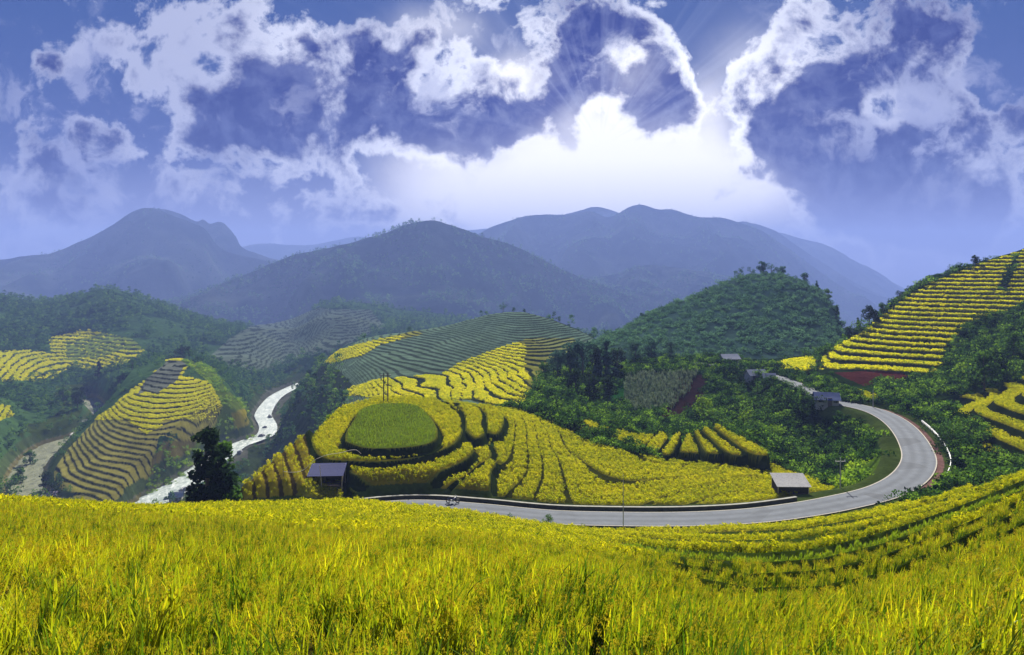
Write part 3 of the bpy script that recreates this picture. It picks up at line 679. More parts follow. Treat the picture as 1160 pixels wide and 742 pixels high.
cl = t.mix(fl, white, dk); cl = t.mix(t.m('MULTIPLY', lowfade, 1.0, clamp=True), t.mix(.35, cl, (.33,.35,.62)), cl)
sky = t.mix(edge, base, cl)
# small scattered puffs at both sides
reg = blobs([(90,120,130,110,1.0),(60,230,120,60,.8),(1085,130,70,110,1.0),(240,200,90,40,.6),(960,130,70,60,.5),(420,90,60,50,.8),(510,110,60,40,.9),(900,50,60,40,.9),(1010,120,50,50,1.2),(560,60,50,40,.8),(300,150,70,60,.6),(690,60,50,50,.8)], uv)
n_p = t.noise(15.0, 8, .62, uvw, .3); pm = t.m('MULTIPLY_ADD', t.m('ADD', n_p, t.m('MULTIPLY', reg, .10)), 7.0, -4.0, clamp=True)
pm = t.n('ShaderNodeMapRange', {'Value': pm}, interpolation_type='SMOOTHSTEP').outputs[0]
sky = t.mix(t.m('MULTIPLY', t.m('MULTIPLY', pm, .8), t.m('MINIMUM', reg, 1.0)), sky, t.mix(n_fine, (.30,.34,.62), white))
# light breaking through under the clouds and a few shafts above the sun
cf = t.m('MULTIPLY', core, t.m('SUBTRACT', 1.25, t.m('MULTIPLY', fl, .95))); cf = t.m('SUBTRACT', 1.0, t.m('EXPONENT', t.m('MULTIPLY', t.m('POWER', t.m('MAXIMUM', cf, 0), 1.4), -1.9)))
sky = t.mix(cf, sky, (1.35,1.33,1.36))
ang = t.m('ARCTAN2', t.m('SUBTRACT', u, U(*SUNUV)[0]), t.m('SUBTRACT', v, U(*SUNUV)[1]))
rn = t.n('ShaderNodeTexNoise', {'Scale': 7.0, 'Detail': 3, 'W': ang}, noise_dimensions='1D').outputs[0]
shaft = t.m('MULTIPLY', t.m('MULTIPLY_ADD', rn, 5.0, -2.4, clamp=True), t.m('MULTIPLY', near, .16))
shaft = t.m('MULTIPLY', shaft, t.m('MULTIPLY_ADD', t.m('SUBTRACT', v, U(*SUNUV)[1]), 9.0, .1, clamp=True))
sky = t.mix(t.m('MULTIPLY', shaft, 1.8), sky, (.65,.72,1.0))
low = t.m('MULTIPLY_ADD', v, 6.0, .15, clamp=True); sky = t.mix(t.m('MULTIPLY', t.m('SUBTRACT', 1, low), .55), sky, (.36,.37,.60))
# below the horizon: dull ground tone; behind the viewer: plain cloud
sky = t.mix(t.m('MULTIPLY_ADD', sp[2], -12, 0, clamp=True), sky, (.05,.06,.06))
bk = t.m('MULTIPLY_ADD', sp[1], 4.0, .6, clamp=True); sky = t.mix(bk, (.16,.20,.42), sky)
bg = t.n('ShaderNodeBackground', {0: sky, 1: SKYK}); t.n('ShaderNodeOutputWorld', {0: bg.outputs[0]})
w.cycles.sampling_method = 'MANUAL'; w.cycles.sample_map_resolution = 512

SC.view_settings.view_transform = 'Standard'; SC.view_settings.look = 'None'; SC.view_settings.gamma = 1; SC.view_settings.use_curve_mapping = False
SC.view_settings.exposure = EXPO
SC.cycles.use_denoising = True; SC.cycles.denoiser = 'OPENIMAGEDENOISE'; SC.cycles.denoising_input_passes = 'RGB_ALBEDO_NORMAL'
SC.cycles.max_bounces = 6; SC.cycles.diffuse_bounces = 2; SC.cycles.glossy_bounces = 2; SC.cycles.transmission_bounces = 3; SC.cycles.transparent_max_bounces = 6; SC.cycles.volume_bounces = 1
SC.cycles.sample_clamp_indirect = 6
# ------------------------------------------------------------------ plants
def grid_at(arr, px, Y):
    """bilinear lookup in the ground grid"""
    fi = np.interp(Y, rows_Y, np.arange(len(rows_Y))); fj = np.interp(px, cols_px, np.arange(len(cols_px)))
    i = np.clip(fi.astype(int), 0, len(rows_Y)-2); j = np.clip(fj.astype(int), 0, len(cols_px)-2); a = fi-i; b = fj-j
    return arr[i, j]*(1-a)*(1-b)+arr[i+1, j]*a*(1-b)+arr[i, j+1]*(1-a)*b+arr[i+1, j+1]*a*b
def sample(dens, px0, px1, Y0, Y1, mask=None, pw=2.0):
    """random ground points, evenly spread per square metre"""
    area = (px1-px0)/F*(Y1**2-Y0**2)/2; n = int(dens*area)
    Y = np.sqrt(rng.random(n)*(Y1**2-Y0**2)+Y0**2); px = px0+rng.random(n)*(px1-px0)
    if mask is not None:
        k = grid_at(mask, px, Y) > rng.random(n)*.9+.08; px, Y = px[k], Y[k]
    return px, Y, np.stack([(px-CX)/F*Y, Y, grid_at(T['Z'], px, Y)], 1)

def leaf_quads(C, size, nrm=None, up=.3, asp=.6):
    """one rhombic leaf per centre"""
    n = len(C); a = rng.normal(size=(n, 3)); a[:, 2] += up; a /= np.linalg.norm(a, axis=1)[:, None]
    r = rng.normal(size=(n, 3)); u = np.cross(a, r); u /= np.linalg.norm(u, axis=1)[:, None]; v = np.cross(a, u)
    s = (np.asarray(size)*np.ones(n))[:, None]
    V = np.stack([C-u*s*.5, C-v*s*.5*asp, C+u*s*.5, C+v*s*.5*asp], 1).reshape(-1, 3)
    return V, np.arange(4*n, dtype=np.int32).reshape(n, 4)
def clump_cloud(centres, rads, per, size, flat=.75):
    Cs, tone = [], []
    for c, r in zip(centres, rads):
        k = max(4, int(per*r*r)); d = rng.normal(size=(k, 3)); d /= np.linalg.norm(d, axis=1)[:, None]
        q = d*(r*(.55+.5*rng.random((k, 1))**.7)); q[:, 2] *= flat; Cs.append(np.array(c)+q); tone.append(np.full(k*4, rng.random()))
    C = np.concatenate(Cs); V, Fq = leaf_quads(C, size*(.6+.8*rng.random(len(C)))); return V, Fq, np.concatenate(tone)

def scatter(name, P, scale, rot, idx, variants, kind='stuff'):
    """one object that sets copies of a few plants on many points"""
    me = bpy.data.meshes.new(name); me.vertices.add(len(P)); me.vertices.foreach_set('co', np.asarray(P, np.float32).ravel())
    a = me.attributes.new('sc', 'FLOAT', 'POINT'); a.data.foreach_set('value', np.asarray(scale, np.float32))
    a = me.attributes.new('rt', 'FLOAT_VECTOR', 'POINT'); a.data.foreach_set('vector', np.asarray(rot, np.float32).ravel())
    a = me.attributes.new('vi', 'INT', 'POINT'); a.data.foreach_set('value', np.asarray(idx, np.int32))
    col = bpy.data.collections.new(name+' kinds')
    for i, m in enumerate(variants):
        o = bpy.data.objects.new('%s kind %02d' % (name, i), m); col.objects.link(o)
    g = bpy.data.node_groups.new(name, 'GeometryNodeTree'); g.interface.new_socket('Geometry', in_out='INPUT', socket_type='NodeSocketGeometry'); g.interface.new_socket('Geometry', in_out='OUTPUT', socket_type='NodeSocketGeometry')
    N = g.nodes; L = g.links; gi = N.new('NodeGroupInput'); go = N.new('NodeGroupOutput'); ci = N.new('GeometryNodeCollectionInfo'); ci.inputs['Collection'].default_value = col
    ci.inputs['Separate Children'].default_value = True; ci.inputs['Reset Children'].default_value = True
    ip = N.new('GeometryNodeInstanceOnPoints'); ip.inputs['Pick Instance'].default_value = True
    def at(nm, ty):
        n = N.new('GeometryNodeInputNamedAttribute'); n.data_type = ty; n.inputs[0].default_value = nm; return [x for x in n.outputs if x.enabled][0]
    er = N.new('FunctionNodeEulerToRotation')
    L.new(gi.outputs[0], ip.inputs['Points']); L.new(ci.outputs[0], ip.inputs['Instance']); L.new(at('vi', 'INT'), ip.inputs['Instance Index'])
    L.new(at('rt', 'FLOAT_VECTOR'), er.inputs[0]); L.new(er.outputs[0], ip.inputs['Rotation']); L.new(at('sc', 'FLOAT'), ip.inputs['Scale']); L.new(ip.outputs[0], go.inputs[0])
    o = link(name, me); md = o.modifiers.new('plants', 'NODES'); md.node_group = g
    return tag(o, kind=kind)

# ---- rice
M_rice = mat_leaf('ripe rice', [(.006,.024,.002),(.055,.12,.004),(.33,.36,.006),(.62,.53,.009)], .42, .30, .30, .03)
M_pan = mat_leaf('rice panicle', [(.22,.23,.010),(.38,.32,.012),(.40,.27,.014)], .35, .5, .3, .03)
M_green = mat_leaf('young rice', [(.09,.17,.008),(.16,.24,.010),(.24,.28,.012)], .45, .4, .3)
def ribbon_leaf(p0, az, lean, length, wid, droop, segs=4):
    pts = []; p = np.array(p0, float); th = lean; d = length/segs
    for i in range(segs+1):
        pts.append(p.copy()); p = p+d*np.array((sin(th)*cos(az), sin(th)*sin(az), cos(th))); th += droop/segs*(i+1)*.6
    sd = np.array((-sin(az+.5), cos(az+.5), 0)); V = []
    for i, q in enumerate(pts):
        w = wid*(1-(i/segs)**1.8)*.5+.0006; V += [q-sd*w, q+sd*w]
    return V, [(2*i, 2*i+1, 2*i+3, 2*i+2) for i in range(segs)], pts
def rice_tuft(tillers, leaves, segs, wid, grains, gs):
    V = []; Fq = []; mi = []; tone = []
    def add(v, f, m, tn):
        n = len(V); V.extend(v); Fq.extend([tuple(k+n for k in q) for q in f]); mi.extend([m]*len(f)); tone.extend([tn]*len(v))
    for _ in range(tillers):
        a = random.random()*2*pi; r = random.random()*.055; b = np.array((r*cos(a), r*sin(a), 0)); h = random.uniform(.55, .78)
        az = a+random.uniform(-.6, .6); ln = random.uniform(.02, .16)
        v, f, pts = ribbon_leaf(b, az, ln, h, wid*.8, .25, 2 if segs > 2 else 1); add(v, f, 0, random.random()*.35)
        top = pts[-1]
        for k in range(leaves):
            z = random.uniform(.35, 1.0); q = b+(top-b)*z
            v, f, _p = ribbon_leaf(q, random.random()*2*pi, random.uniform(.05, .42), random.uniform(.28, .50)*(1.15-.3*z), wid*random.uniform(.8, 1.3), random.uniform(.0, .7), segs); add(v, f, 0, random.uniform(.25, .95))
        if grains and random.random() < .8:
            v, f, pts = ribbon_leaf(top, az+random.uniform(-.8, .8), .3, random.uniform(.2, .28), .004, 2.6, 6)
            for i in range(grains):
                tt = random.uniform(1.2, 6); i0 = int(min(tt, 5.999)); q = pts[i0]+(pts[i0+1]-pts[i0])*(tt-i0)+np.array([random.uniform(-.014, .014) for _ in range(3)])
                e = np.array((random.uniform(-.4, .4), random.uniform(-.4, .4), -1.0)); e /= np.linalg.norm(e); s = np.array((cos(i), sin(i), 0))*gs*.4
                add([q-e*gs, q-s, q+e*gs, q+s], [(0, 1, 2, 3)], 1, random.random())
    return np.array(V), np.array(Fq), mi, np.array(tone)
def rice_meshes(nm, n, args, mats=None):
    out = []
    for i in range(n):
        V, Fq, mi, tn = rice_tuft(*args); out.append(mesh_np('%s %d' % (nm, i), V, Fq, mats or (M_rice, M_pan), False, {'tone': tn}, mi))
    return out
def rice_field(name, dens, Y0, Y1, px0, px1, variants, mask, smul, lean=.16):
    px, Y, P = sample(dens, px0, px1, Y0, Y1, mask); n = len(P)
    f = fbm(P[:, 0]/1.3, P[:, 1]/1.3, 3, 77); s = smul*(1+.30*f+.16*rng.normal(size=n)).clip(.5, 1.5)
    wnd = lean*(1+.9*fbm(P[:, 0]/5, P[:, 1]/5, 2, 5)); rz = rng.random(n)*2*pi
    # lean to the right whatever the turn of the tuft
    rot = np.stack([rng.normal(size=n)*.09, wnd+rng.normal(size=n)*.10, rz*0], 1)
    idx = rng.integers(0, len(variants), n); P[:, 2] -= .03
    return scatter(name, P, s, rot, idx, variants)
R0 = rice_meshes('rice near', 14, (11, 3, 5, .017, 30, .0115)); R1 = rice_meshes('rice mid', 10, (12, 2, 3, .020, 12, .022)); 

def canopy(nm, n, R, H, leaves, size, asp, mats):
    out = []
    for i in range(n):
        a = rng.random(leaves)*6.283; r = R*np.sqrt(rng.random(leaves)); C = np.stack([r*np.cos(a), r*np.sin(a), H*(.25+.75*rng.random(leaves)**.7)], 1)
        V, Fq = leaf_quads(C, size*(.6+.8*rng.random(leaves)), up=-.2, asp=asp); out.append(mesh_np('%s %d' % (nm, i), V, Fq, mats, False, {'tone': np.repeat(rng.random(leaves), 4)}))
    return out
M_riceM = mat_leaf('terrace rice', [(.07,.12,.003),(.30,.31,.005),(.56,.47,.007)], .5, .45, .10)
M_riceF = mat_leaf('distant rice', [(.17,.24,.004),(.46,.44,.005),(.64,.55,.007)], .55, .5, .05)
R2 = canopy('rice far', 8, .22, .62, 34, .20, .28, (M_riceM,)); G2 = rice_meshes('young rice', 6, (8, 2, 2, .05, 0, .03), (M_green,))
fm = (T['zone'] == 0)*RICE
isgreen = (T['field'] == 2); ry = RICE*(~isgreen)*(~T['gband'])
rice_field('rice_plants', 10.5*RD, 2.2, 14, -150, 1310, R0, ry, .78)
rice_field('rice_field', 9*RD, 14, 58, -120, 1280, R1, ry, .62)
rice_field('rice_slope', 8*RD, 34, 100, -60, 1280, R2, ry, .85, .1)
rice_field('rice_terraces', 8.0*RD, 100, 182, 240, 1280, R2, ry, .85, .08)
rice_field('young_rice', 10*RD, 100, 150, 380, 510, G2, RICE*isgreen, .42, .05)
R3_ = canopy('rice distant', 6, .55, .62, 26, .42, .5, (M_riceF,))
rice_field('green_rice', 16*RD, 16, 100, 640, 1300, G2, RICE*T['gband'], .42, .1)
rice_field('distant_rice', 3.4*RD, 182, 470, -160, 1280, R3_, ry, .78, .05)
rice_field('farthest_rice', .9*RD, 470, 900, -160, 500, R3_, ry, 1.2, .05)

# ---- bushes and woods too thick to count
GREENS = [(.003,.009,.004),(.010,.028,.007),(.036,.085,.012),(.15,.26,.018)]
M_scrub = mat_leaf('scrub leaves', GREENS, .42, .6, .05)
M_wood = mat_leaf('woodland leaves', [(.012,.032,.016),(.028,.07,.030),(.06,.13,.035),(.12,.20,.035)], .4, .6, .012)
M_bark = mat_simple('bark', (.09,.07,.05), .9, .4, 9, bump=.4)
def bush_mesh(nm, R, n, per, size, mat, flat=.75, lift=.55):
    c = rng.normal(size=(n, 3))*np.array((.5, .5, .28))*R; c[:, 2] = np.abs(c[:, 2])+R*lift*.6
    V, Fq, tn = clump_cloud(c, R*(.28+.25*rng.random(n)), per, size, flat); return mesh_np(nm, V, Fq, (mat,), False, {'tone': tn})
B1 = [bush_mesh('bush %d' % i, 1.0, 7, 190, .20, M_scrub) for i in range(8)]
def crown_mesh(nm, H, R, n, per, size, mat, base=.3, taper=.5, lean=0):
    z = rng.random(n); ang = rng.random(n)*2*pi; rad = R*np.sqrt(rng.random(n))*np.clip(1-taper*np.abs(z-.35)*1.6, .15, 1)
    c = np.stack([rad*np.cos(ang)+lean*z, rad*np.sin(ang), H*(base+(1-base)*z*.93)], 1)
    V, Fq, tn = clump_cloud(c, R*(.25+.22*rng.random(n)), per, size, .7); return mesh_np(nm, V, Fq, (mat,), False, {'tone': tn})
W1 = [crown_mesh('woodland tree %d' % i, 6.5, 2.1, 12, 42, .50, M_wood, .18, .6) for i in range(7)] + [bush_mesh('woodland bush %d' % i, 2.4, 7, 36, .5, M_wood) for i in range(3)]
def thicket(name, dens, Y0, Y1, px0, px1, mask, variants, s0, s1, sink=.15):
    px, Y, P = sample(dens, px0, px1, Y0, Y1, mask); n = len(P); s = s0+(s1-s0)*rng.random(n)**1.6*(1+.5*fbm(P[:, 0]/9, P[:, 1]/9, 2, 4))
    P[:, 2] -= sink*s; rot = np.stack([rng.normal(size=n)*.12, rng.normal(size=n)*.12, rng.random(n)*2*pi], 1)
    return scatter(name, P, s, rot, rng.integers(0, len(variants), n), variants)
S_ = SHR*((T['dr'] > 5.0) | ((YY > 167) & (T['dr'] > 3.4)))
thicket('scrub', .75, 84, 262, 560, 1300, S_*np.isin(T['zone'], (1, 5)), B1, .8, 2.3)
M_bscr = mat_leaf('sunlit bush leaves', [(.05,.11,.010),(.13,.22,.012),(.26,.34,.014)], .5, .5, .05); B2 = [bush_mesh('light bush %d' % i, 1.0, 7, 120, .24, M_bscr) for i in range(5)]  # sunlight on the spur flank put into the leaf colour; green bank shares it
thicket('light_scrub', .16, 95, 560, 100, 1100, T['brt'].astype(np.float32)*(T['dr'] > 6.5), B2, .9, 2.4)
thicket('hill_scrub', .075, 225, 480, 270, 1000, S_*(T['zone'] == 3), B1+W1[:2], .8, 1.5)
M_kn = mat_leaf('knoll bush leaves', [(.02,.05,.034),(.05,.11,.06),(.10,.19,.085)], .4, .5, .03); B3 = [bush_mesh('knoll bush %d' % i, 1.0, 7, 110, .28, M_kn) for i in range(5)]
thicket('knoll_scrub', .26, 225, 480, 560, 1000, S_*(T['zone'] == 4), B3, .9, 2.2)
thicket('roadside_scrub', .55, 167, 232, 790, 975, ((T['dr'] > 3.3) & (T['dr'] < 8) & (T['X'] < np.interp(YY, RPY, RPX)+30)).astype(np.float32), B1, 1.1, 2.3)
thicket('forest', .06, 225, 620, -120, 620, S_*(T['zone'] == 2)*(T['dw'] > 9), W1, .45, 1.25)
thicket('far_forest', .022, 620, 1150, -160, 860, S_*(T['zone'] == 2), W1, .9, 1.7)

def wooded(name, i, n, wmin, s0, s1, pxr=(-200, 1400), ridge=0):
    V, P, w = MOUNT[i]; s0 *= 1.5; s1 *= 1.5; nr, nc = P.shape
    a = wmin+(1.0-wmin)*rng.random(n)**.8; a[:ridge] = 1.0-.015*rng.random(ridge); ww = w[:, 0]; fi = np.interp(a, ww, np.arange(nr)); fj = rng.random(n)*(nc-1.01)
    i0 = np.minimum(fi.astype(int), nr-2); j0 = fj.astype(int); u = (fi-i0)[:, None]; v = (fj-j0)[:, None]
    p = V[i0, j0]*(1-u)*(1-v)+V[i0+1, j0]*u*(1-v)+V[i0, j0+1]*(1-u)*v+V[i0+1, j0+1]*u*v
    k = (fbm(p[:, 0]/60, p[:, 1]/60, 3, 8) > -.15) | (np.arange(n) < ridge)
    q = CX+F*p[:, 0]/p[:, 1]; k &= (q > pxr[0]) & (q < pxr[1]); p = p[k]; n = len(p); s = s0+(s1-s0)*rng.random(n)**2
    p[:, 2] -= .3*s; rot = np.stack([rng.normal(size=n)*.06, rng.normal(size=n)*.06, rng.random(n)*6.28], 1)
    return scatter(name, p, s, rot, rng.integers(0, len(W1), n), W1)
wooded('mountain_forest', 0, 6500, .25, .7, 1.6, ridge=150)
wooded('peak_forest', 1, 3000, .2, .8, 1.5)
wooded('range_forest', 3, 3000, .3, .8, 1.6)
wooded('foothill_forest', 4, 1500, .2, .8, 1.4)
M_corn = mat_leaf('corn leaves', [(.05,.08,.04),(.10,.14,.08),(.16,.19,.12)], .3, .5, .3)
K_ = inpoly(PX, T['row'], CORN).astype(np.float32)
C2 = rice_meshes('corn plant', 5, (4, 3, 2, .10, 0, .05), (M_corn,))
rice_field('corn_plants', 1.6, 150, 260, 690, 800, C2, K_*(T['zone'] == 1), 1.8, .05)
# ------------------------------------------------------------------ single trees and bushes
LEAFC = {'dark': [(.006,.012,.006),(.012,.028,.010),(.03,.05,.014)], 'mid': [(.02,.05,.014),(.05,.11,.018),(.10,.19,.02)], 'bright': [(.04,.09,.010),(.10,.18,.012),(.20,.28,.016)], 'blue': [(.016,.04,.032),(.035,.08,.055),(.07,.13,.075)]}
M_L = {k: mat_leaf(k+' tree leaves', c, .35, .3, .25) for k, c in LEAFC.items()}
PROTO = {}
def tree_meshes(shape, tone, v):
    key = (shape, tone, v)
    if key in PROTO: return PROTO[key]
    S = {'round': (1.0, .34, 22, 700, .050, .28, .5), 'tall': (1.0, .20, 75, 820, .040, .05, .5), 'cone': (1.0, .22, 26, 1100, .042, .12, 1.0), 'bush': (1.0, .60, 16, 260, .085, .05, .3), 'open': (1.0, .36, 13, 520, .045, .42, .2)}[shape]
    H, R, n, per, size, base, taper = S
    z = rng.random(n); ang = rng.random(n)*2*pi; wv = np.clip(1-taper*np.abs(z-.3)*1.35, .15, 1)
    if shape == 'cone': wv = np.clip(1.05-z, .1, 1)
    rad = R*np.sqrt(rng.random(n))*wv; c = np.stack([rad*np.cos(ang), rad*np.sin(ang), base+(.93-base)*z], 1)
    rr = R*((.18 if shape == 'tall' else .28)+.25*rng.random(n))*(.55+.45*wv) if shape != 'open' else R*(.22+.2*rng.random(n))
    V, Fq, tn = clump_cloud(c, rr, per/R**2*.7, size*1.25, .75)
    crown = mesh_np('crown', V, Fq, (M_L[tone],), False, {'tone': tn})
    m = MB(); lean = random.uniform(-.03, .03)
    m.tube([(0, 0, -.05), (lean*.3, 0, base*.6+.05), (lean, 0, .55), (lean*1.5, .01, .85)], [.030, .024, .014, .005], 8)
    for q in c[rng.permutation(n)[:9]]:
        zz = max(base*.7, q[2]*.62); m.tube([(lean*zz, 0, zz), tuple((q*np.array((.5, .5, 1))+np.array((0, 0, zz)))*.5+np.array((q[0]*.15, q[1]*.15, 0))), tuple(q)], [.012, .008, .003], 5)
    tm = bpy.data.meshes.new('trunk'); tm.from_pydata(m.V, [], m.Q); tm.materials.append(M_bark)
    PROTO[key] = (crown, tm); return PROTO[key]
def tree(px, Y, H, shape, tone, label, v=0, group=None, name='tree', wx=1.0, sink=.0):
    x, y, z = place(px, Y); r = empty(name, (x, y, z-sink), random.random()*6.28, H); r.scale = (H*wx, H*wx, H)
    cr, tr = tree_meshes(shape, tone, v); link('trunk', tr, r); link('crown', cr, r)
    tag(r, label, 'bush' if name in ('bush', 'shrub') else 'tree', group); return r
tree(375, 136, 4.6, 'round', 'bright', 'bright green round tree behind the left shoulder of the round rice hill', sink=.3)
tree(237, 87, 13.2, 'tall', 'dark', 'tall nearly black leafy tree standing over the river bank', sink=.4)
tree(251, 90, 10, 'tall', 'mid', 'smaller green tree growing against the right of the tall black tree', 1, sink=.4)
tree(222, 86, 3.2, 'open', 'bright', 'thin pale green sapling at the left foot of the tall black tree', sink=.2)
tree(560, 157, 3.4, 'bush', 'dark', 'dark round bush on the skyline of the round hill, right of its utility poles', name='bush', sink=.4)
tree(630, 168, 2.9, 'bush', 'dark', 'solitary dark ball-shaped bush above the basin rice fields', 1, name='bush', sink=.3)
tree(574, 86, 1.7, 'bush', 'mid', 'low roadside bush in front of the asphalt, left of its neighbour', 2, name='bush', group='bushes in front of the road')
tree(621, 86.3, 2.2, 'open', 'mid', 'loose leafy roadside bush in front of the asphalt, right of its neighbour', 1, name='bush', group='bushes in front of the road', sink=.2)
G = 'trees on top of the wooded knoll'
for i, (px, Y, H, sh, tn, lb) in enumerate([
    (838,380,8.5,'open','blue','leftmost tree on top of the knoll, leaning out with a small round crown'), (851,381,7.5,'open','blue','second tree from the left on top of the knoll, low and airy'),
    (864,380,11.5,'round','blue','tallest broad dark tree on top of the knoll'), (874,379,9.5,'open','blue','airy tree just right of the tallest tree on the knoll'),
    (886,378,9.0,'round','blue','dense dark tree in the middle right of the knoll top'), (899,376,7.5,'open','blue','thin airy tree near the right end of the knoll top'),
    (912,360,9,'round','blue','dark tree where the knoll top bends down to the right'), (925,350,8.5,'cone','blue','pointed dark tree on the upper right shoulder of the knoll'),
    (938,338,9,'round','mid','leafy green tree on the right shoulder of the knoll'), (948,325,8,'cone','mid','pointed green tree low on the right edge of the knoll'),
    (800,355,3.6,'round','blue','small tree on the left skyline of the knoll, highest of the slope'), (765,342,3.2,'open','blue','small airy tree halfway down the left skyline of the knoll'), (727,324,4,'round','blue','small tree low on the left skyline of the knoll')]):
    tree(px, Y, H*.78, sh, tn, lb, i % 3, G, sink=.4)
G = 'trees along the skyline of the terraced right hill'
for i, (px, Y, H, sh, tn, lb) in enumerate([
    (1105,260,4.2,'round','dark','round dark tree highest on the skyline of the right terraced hill'), (1043,254,2.6,'bush','dark','small dark shrub on the skyline halfway up the right terraced hill'),
    (1020,249,4.4,'open','dark','small tree on the right hill skyline below the halfway shrub'), (1001,243,5,'round','mid','leafy tree on the right hill skyline above the dark clump'),
    (985,241,8.0,'round','dark','large dark tree at the left foot of the right terraced hill'), (972,239,6.6,'cone','dark','narrow dark tree left of the large one at the foot of the right hill'),
    (963,236,5.4,'round','dark','lowest round tree on the left foot of the right terraced hill'), (1128,262,2.2,'bush','mid','tiny shrub near the top of the right hill skyline')]):
    tree(px, Y, H, sh, tn, lb, i % 3, G, sink=.3)
G = 'trees of the dark grove between the terraced hill and the knoll'
for i, (px, Y, H, sh, tn, lb) in enumerate([
    (618,222,7,'round','mid','left outer tree of the dark grove below the knoll'), (632,226,9,'round','blue','rounded blue-green tree near the left end of the dark grove'),
    (646,230,11,'round','blue','big domed tree in the left half of the dark grove'), (660,226,12,'round','blue','large domed tree in the middle of the dark grove'),
    (674,233,10,'round','dark','dark domed tree right of the middle of the grove'), (687,226,13.5,'cone','blue','tall pointed tree, the highest of the dark grove'),
    (699,232,9,'round','dark','dark tree just right of the tall pointed one in the grove'), (652,200,7.5,'round','dark','dark tree in the front row of the grove, left'),
    (668,196,8,'round','dark','dark tree in the front row of the grove, middle'), (690,200,7.5,'round','dark','dark tree in the front row of the grove, right'),
    (598,200,5.5,'round','mid','green tree on the slope left of the dark grove'), (592,188,4.6,'round','blue','pale blue-green tree low on the slope left of the grove'), (612,190,4.5,'bush','mid','bush below the left end of the dark grove'),
    (720,246,7,'round','blue','tree right of the grove on the far hedge line'), (738,248,7,'round','blue','tree on the far hedge line under the knoll'), (760,249,6,'round','blue','low tree on the far hedge line, rightmost of three')]):
    tree(px, Y, H, sh, tn, lb, i % 3, G, sink=.4)
G = 'trees around the gully inside the road bend'
for i, (px, Y, H, sh, tn, lb) in enumerate([
    (797,176,6.8,'round','bright','yellow-green rimmed tree left of the gully beside the bare soil'), (806,170,5,'bush','mid','green bush below the yellow-green rimmed tree'),
    (858,196,5.5,'open','mid','feathery tree in front of the pale tin roofs'), (872,190,4.6,'bush','mid','broad bush below the pale tin roofs'),
    (912,172,5,'open','mid','feathery green tree just left of the blue roofed house'), (925,166,4,'bush','dark','dark bush under the blue roofed house'),
    (840,175,4.4,'bush','bright','light green bush in the upper gully'), (880,160,4.2,'bush','bright','light green bush in the middle of the gully'), (850,158,4,'bush','mid','green bush low in the gully'),
    (900,150,3.6,'bush','mid','green bush at the bottom of the gully'), (960,150,3.4,'bush','dark','dark bush under the far end of the bend'),
    (975,235,5,'bush','mid','green bush beside the bright paddies at the foot of the right hill'), (926,212,4.6,'bush','mid','round bush between the bright paddies and the right terraces')]):
    tree(px, Y, H, sh, tn, lb, i % 3, G, sink=.4, name='bush' if sh == 'bush' else 'tree')
G = 'trees on the scrub slope right of the road'
for i, (px, Y, H, sh, tn, lb) in enumerate([
    (1115,172,10,'round','mid','tall bright-rimmed tree on the scrub slope under the right terraces'), (1128,178,7,'round','dark','dark tree right of the tall bright-rimmed tree'), (1095,180,6,'bush','bright','bright bush left above the tall bright-rimmed tree'),
    (1148,188,8,'round','mid','leafy tree near the right edge under the right terraces'), (1080,135,3.8,'bush','mid','green bush between the road bend and the lower right paddies'), (1066,126,3.2,'bush','dark','dark bush beside the white guard rail')]):
    tree(px, Y, H, sh, tn, lb, i % 3, G, sink=.4, name='bush' if sh == 'bush' else 'tree')
G = 'trees of the left valley'
for i, (px, Y, H, sh, tn, lb) in enumerate([
    (206,522,13,'round','dark','dark round tree on the crown of the valley spur'), (213,515,11,'round','dark','dark tree on the right side of the valley spur crown'), (198,515,9,'bush','dark','dark bush on the left of the valley spur crown'),
    (52,318,9,'round','dark','dark round tree beside the small pink roofed hut'), (44,300,7,'bush','mid','green bush at the bank of the brown stream'), (60,306,8,'bush','dark','dark bush left of the stubble terraces'),
    (112,560,14,'cone','dark','pointed dark tree above the left forest'), (98,540,12,'round','dark','domed dark tree left of the pointed one above the left forest'), (88,452,13,'round','dark','large dark tree in the left forest above the pale path'),
    (72,470,12,'round','mid','green tree in the left forest above the brown stream'), (140,480,9,'round','dark','dark tree behind the pale roofed valley house'), (150,500,9,'round','mid','green tree along the left edge of the valley spur'),
    (20,330,9,'round','mid','bright green tree at the left edge above the foreground field'), (8,312,8,'bush','mid','green bush at the left edge just over the foreground field'), (34,360,9,'round','mid','green tree on the left bank over the brown stream')]):
    tree(px, Y, H, sh, tn, lb, i % 3, G, sink=.5, name='bush' if sh == 'bush' else 'tree')
for i, (px, Y, H, lb) in enumerate([(570,432,6.5,'airy tree standing alone on top of the middle terraced hill'), (582,431,3.2,'low tree right of the lone airy one on the middle terraced hill'), (594,430,3.0,'low rounded tree at the right end of the middle hill top'), (633,405,3.4,'small tree on the right skyline of the middle terraced hill'), (464,440,4.2,'small tree on the left skyline of the middle terraced hill')]):
    tree(px, Y, H, 'open' if i == 0 else 'round', 'blue', lb, i % 3, 'trees on the middle terraced hill', sink=.2)
for i, (px, Y, H, lb) in enumerate([(390,300,7,'grey-green tree on the left face of the middle hill, nearest the yellow terraces'), (340,385,8,'grey-green tree at the left foot of the middle hill over the river'), (322,425,9,'grey-green tree at the river side of the middle hill'), (350,430,7,'grey-green tree high on the left face of the middle hill'), (366,350,6,'grey-green bush in the middle of the left face of the middle hill')]):
    tree(px, Y, H, 'round', 'blue', lb, i % 3, 'trees on the left face of the middle hill', sink=.4)

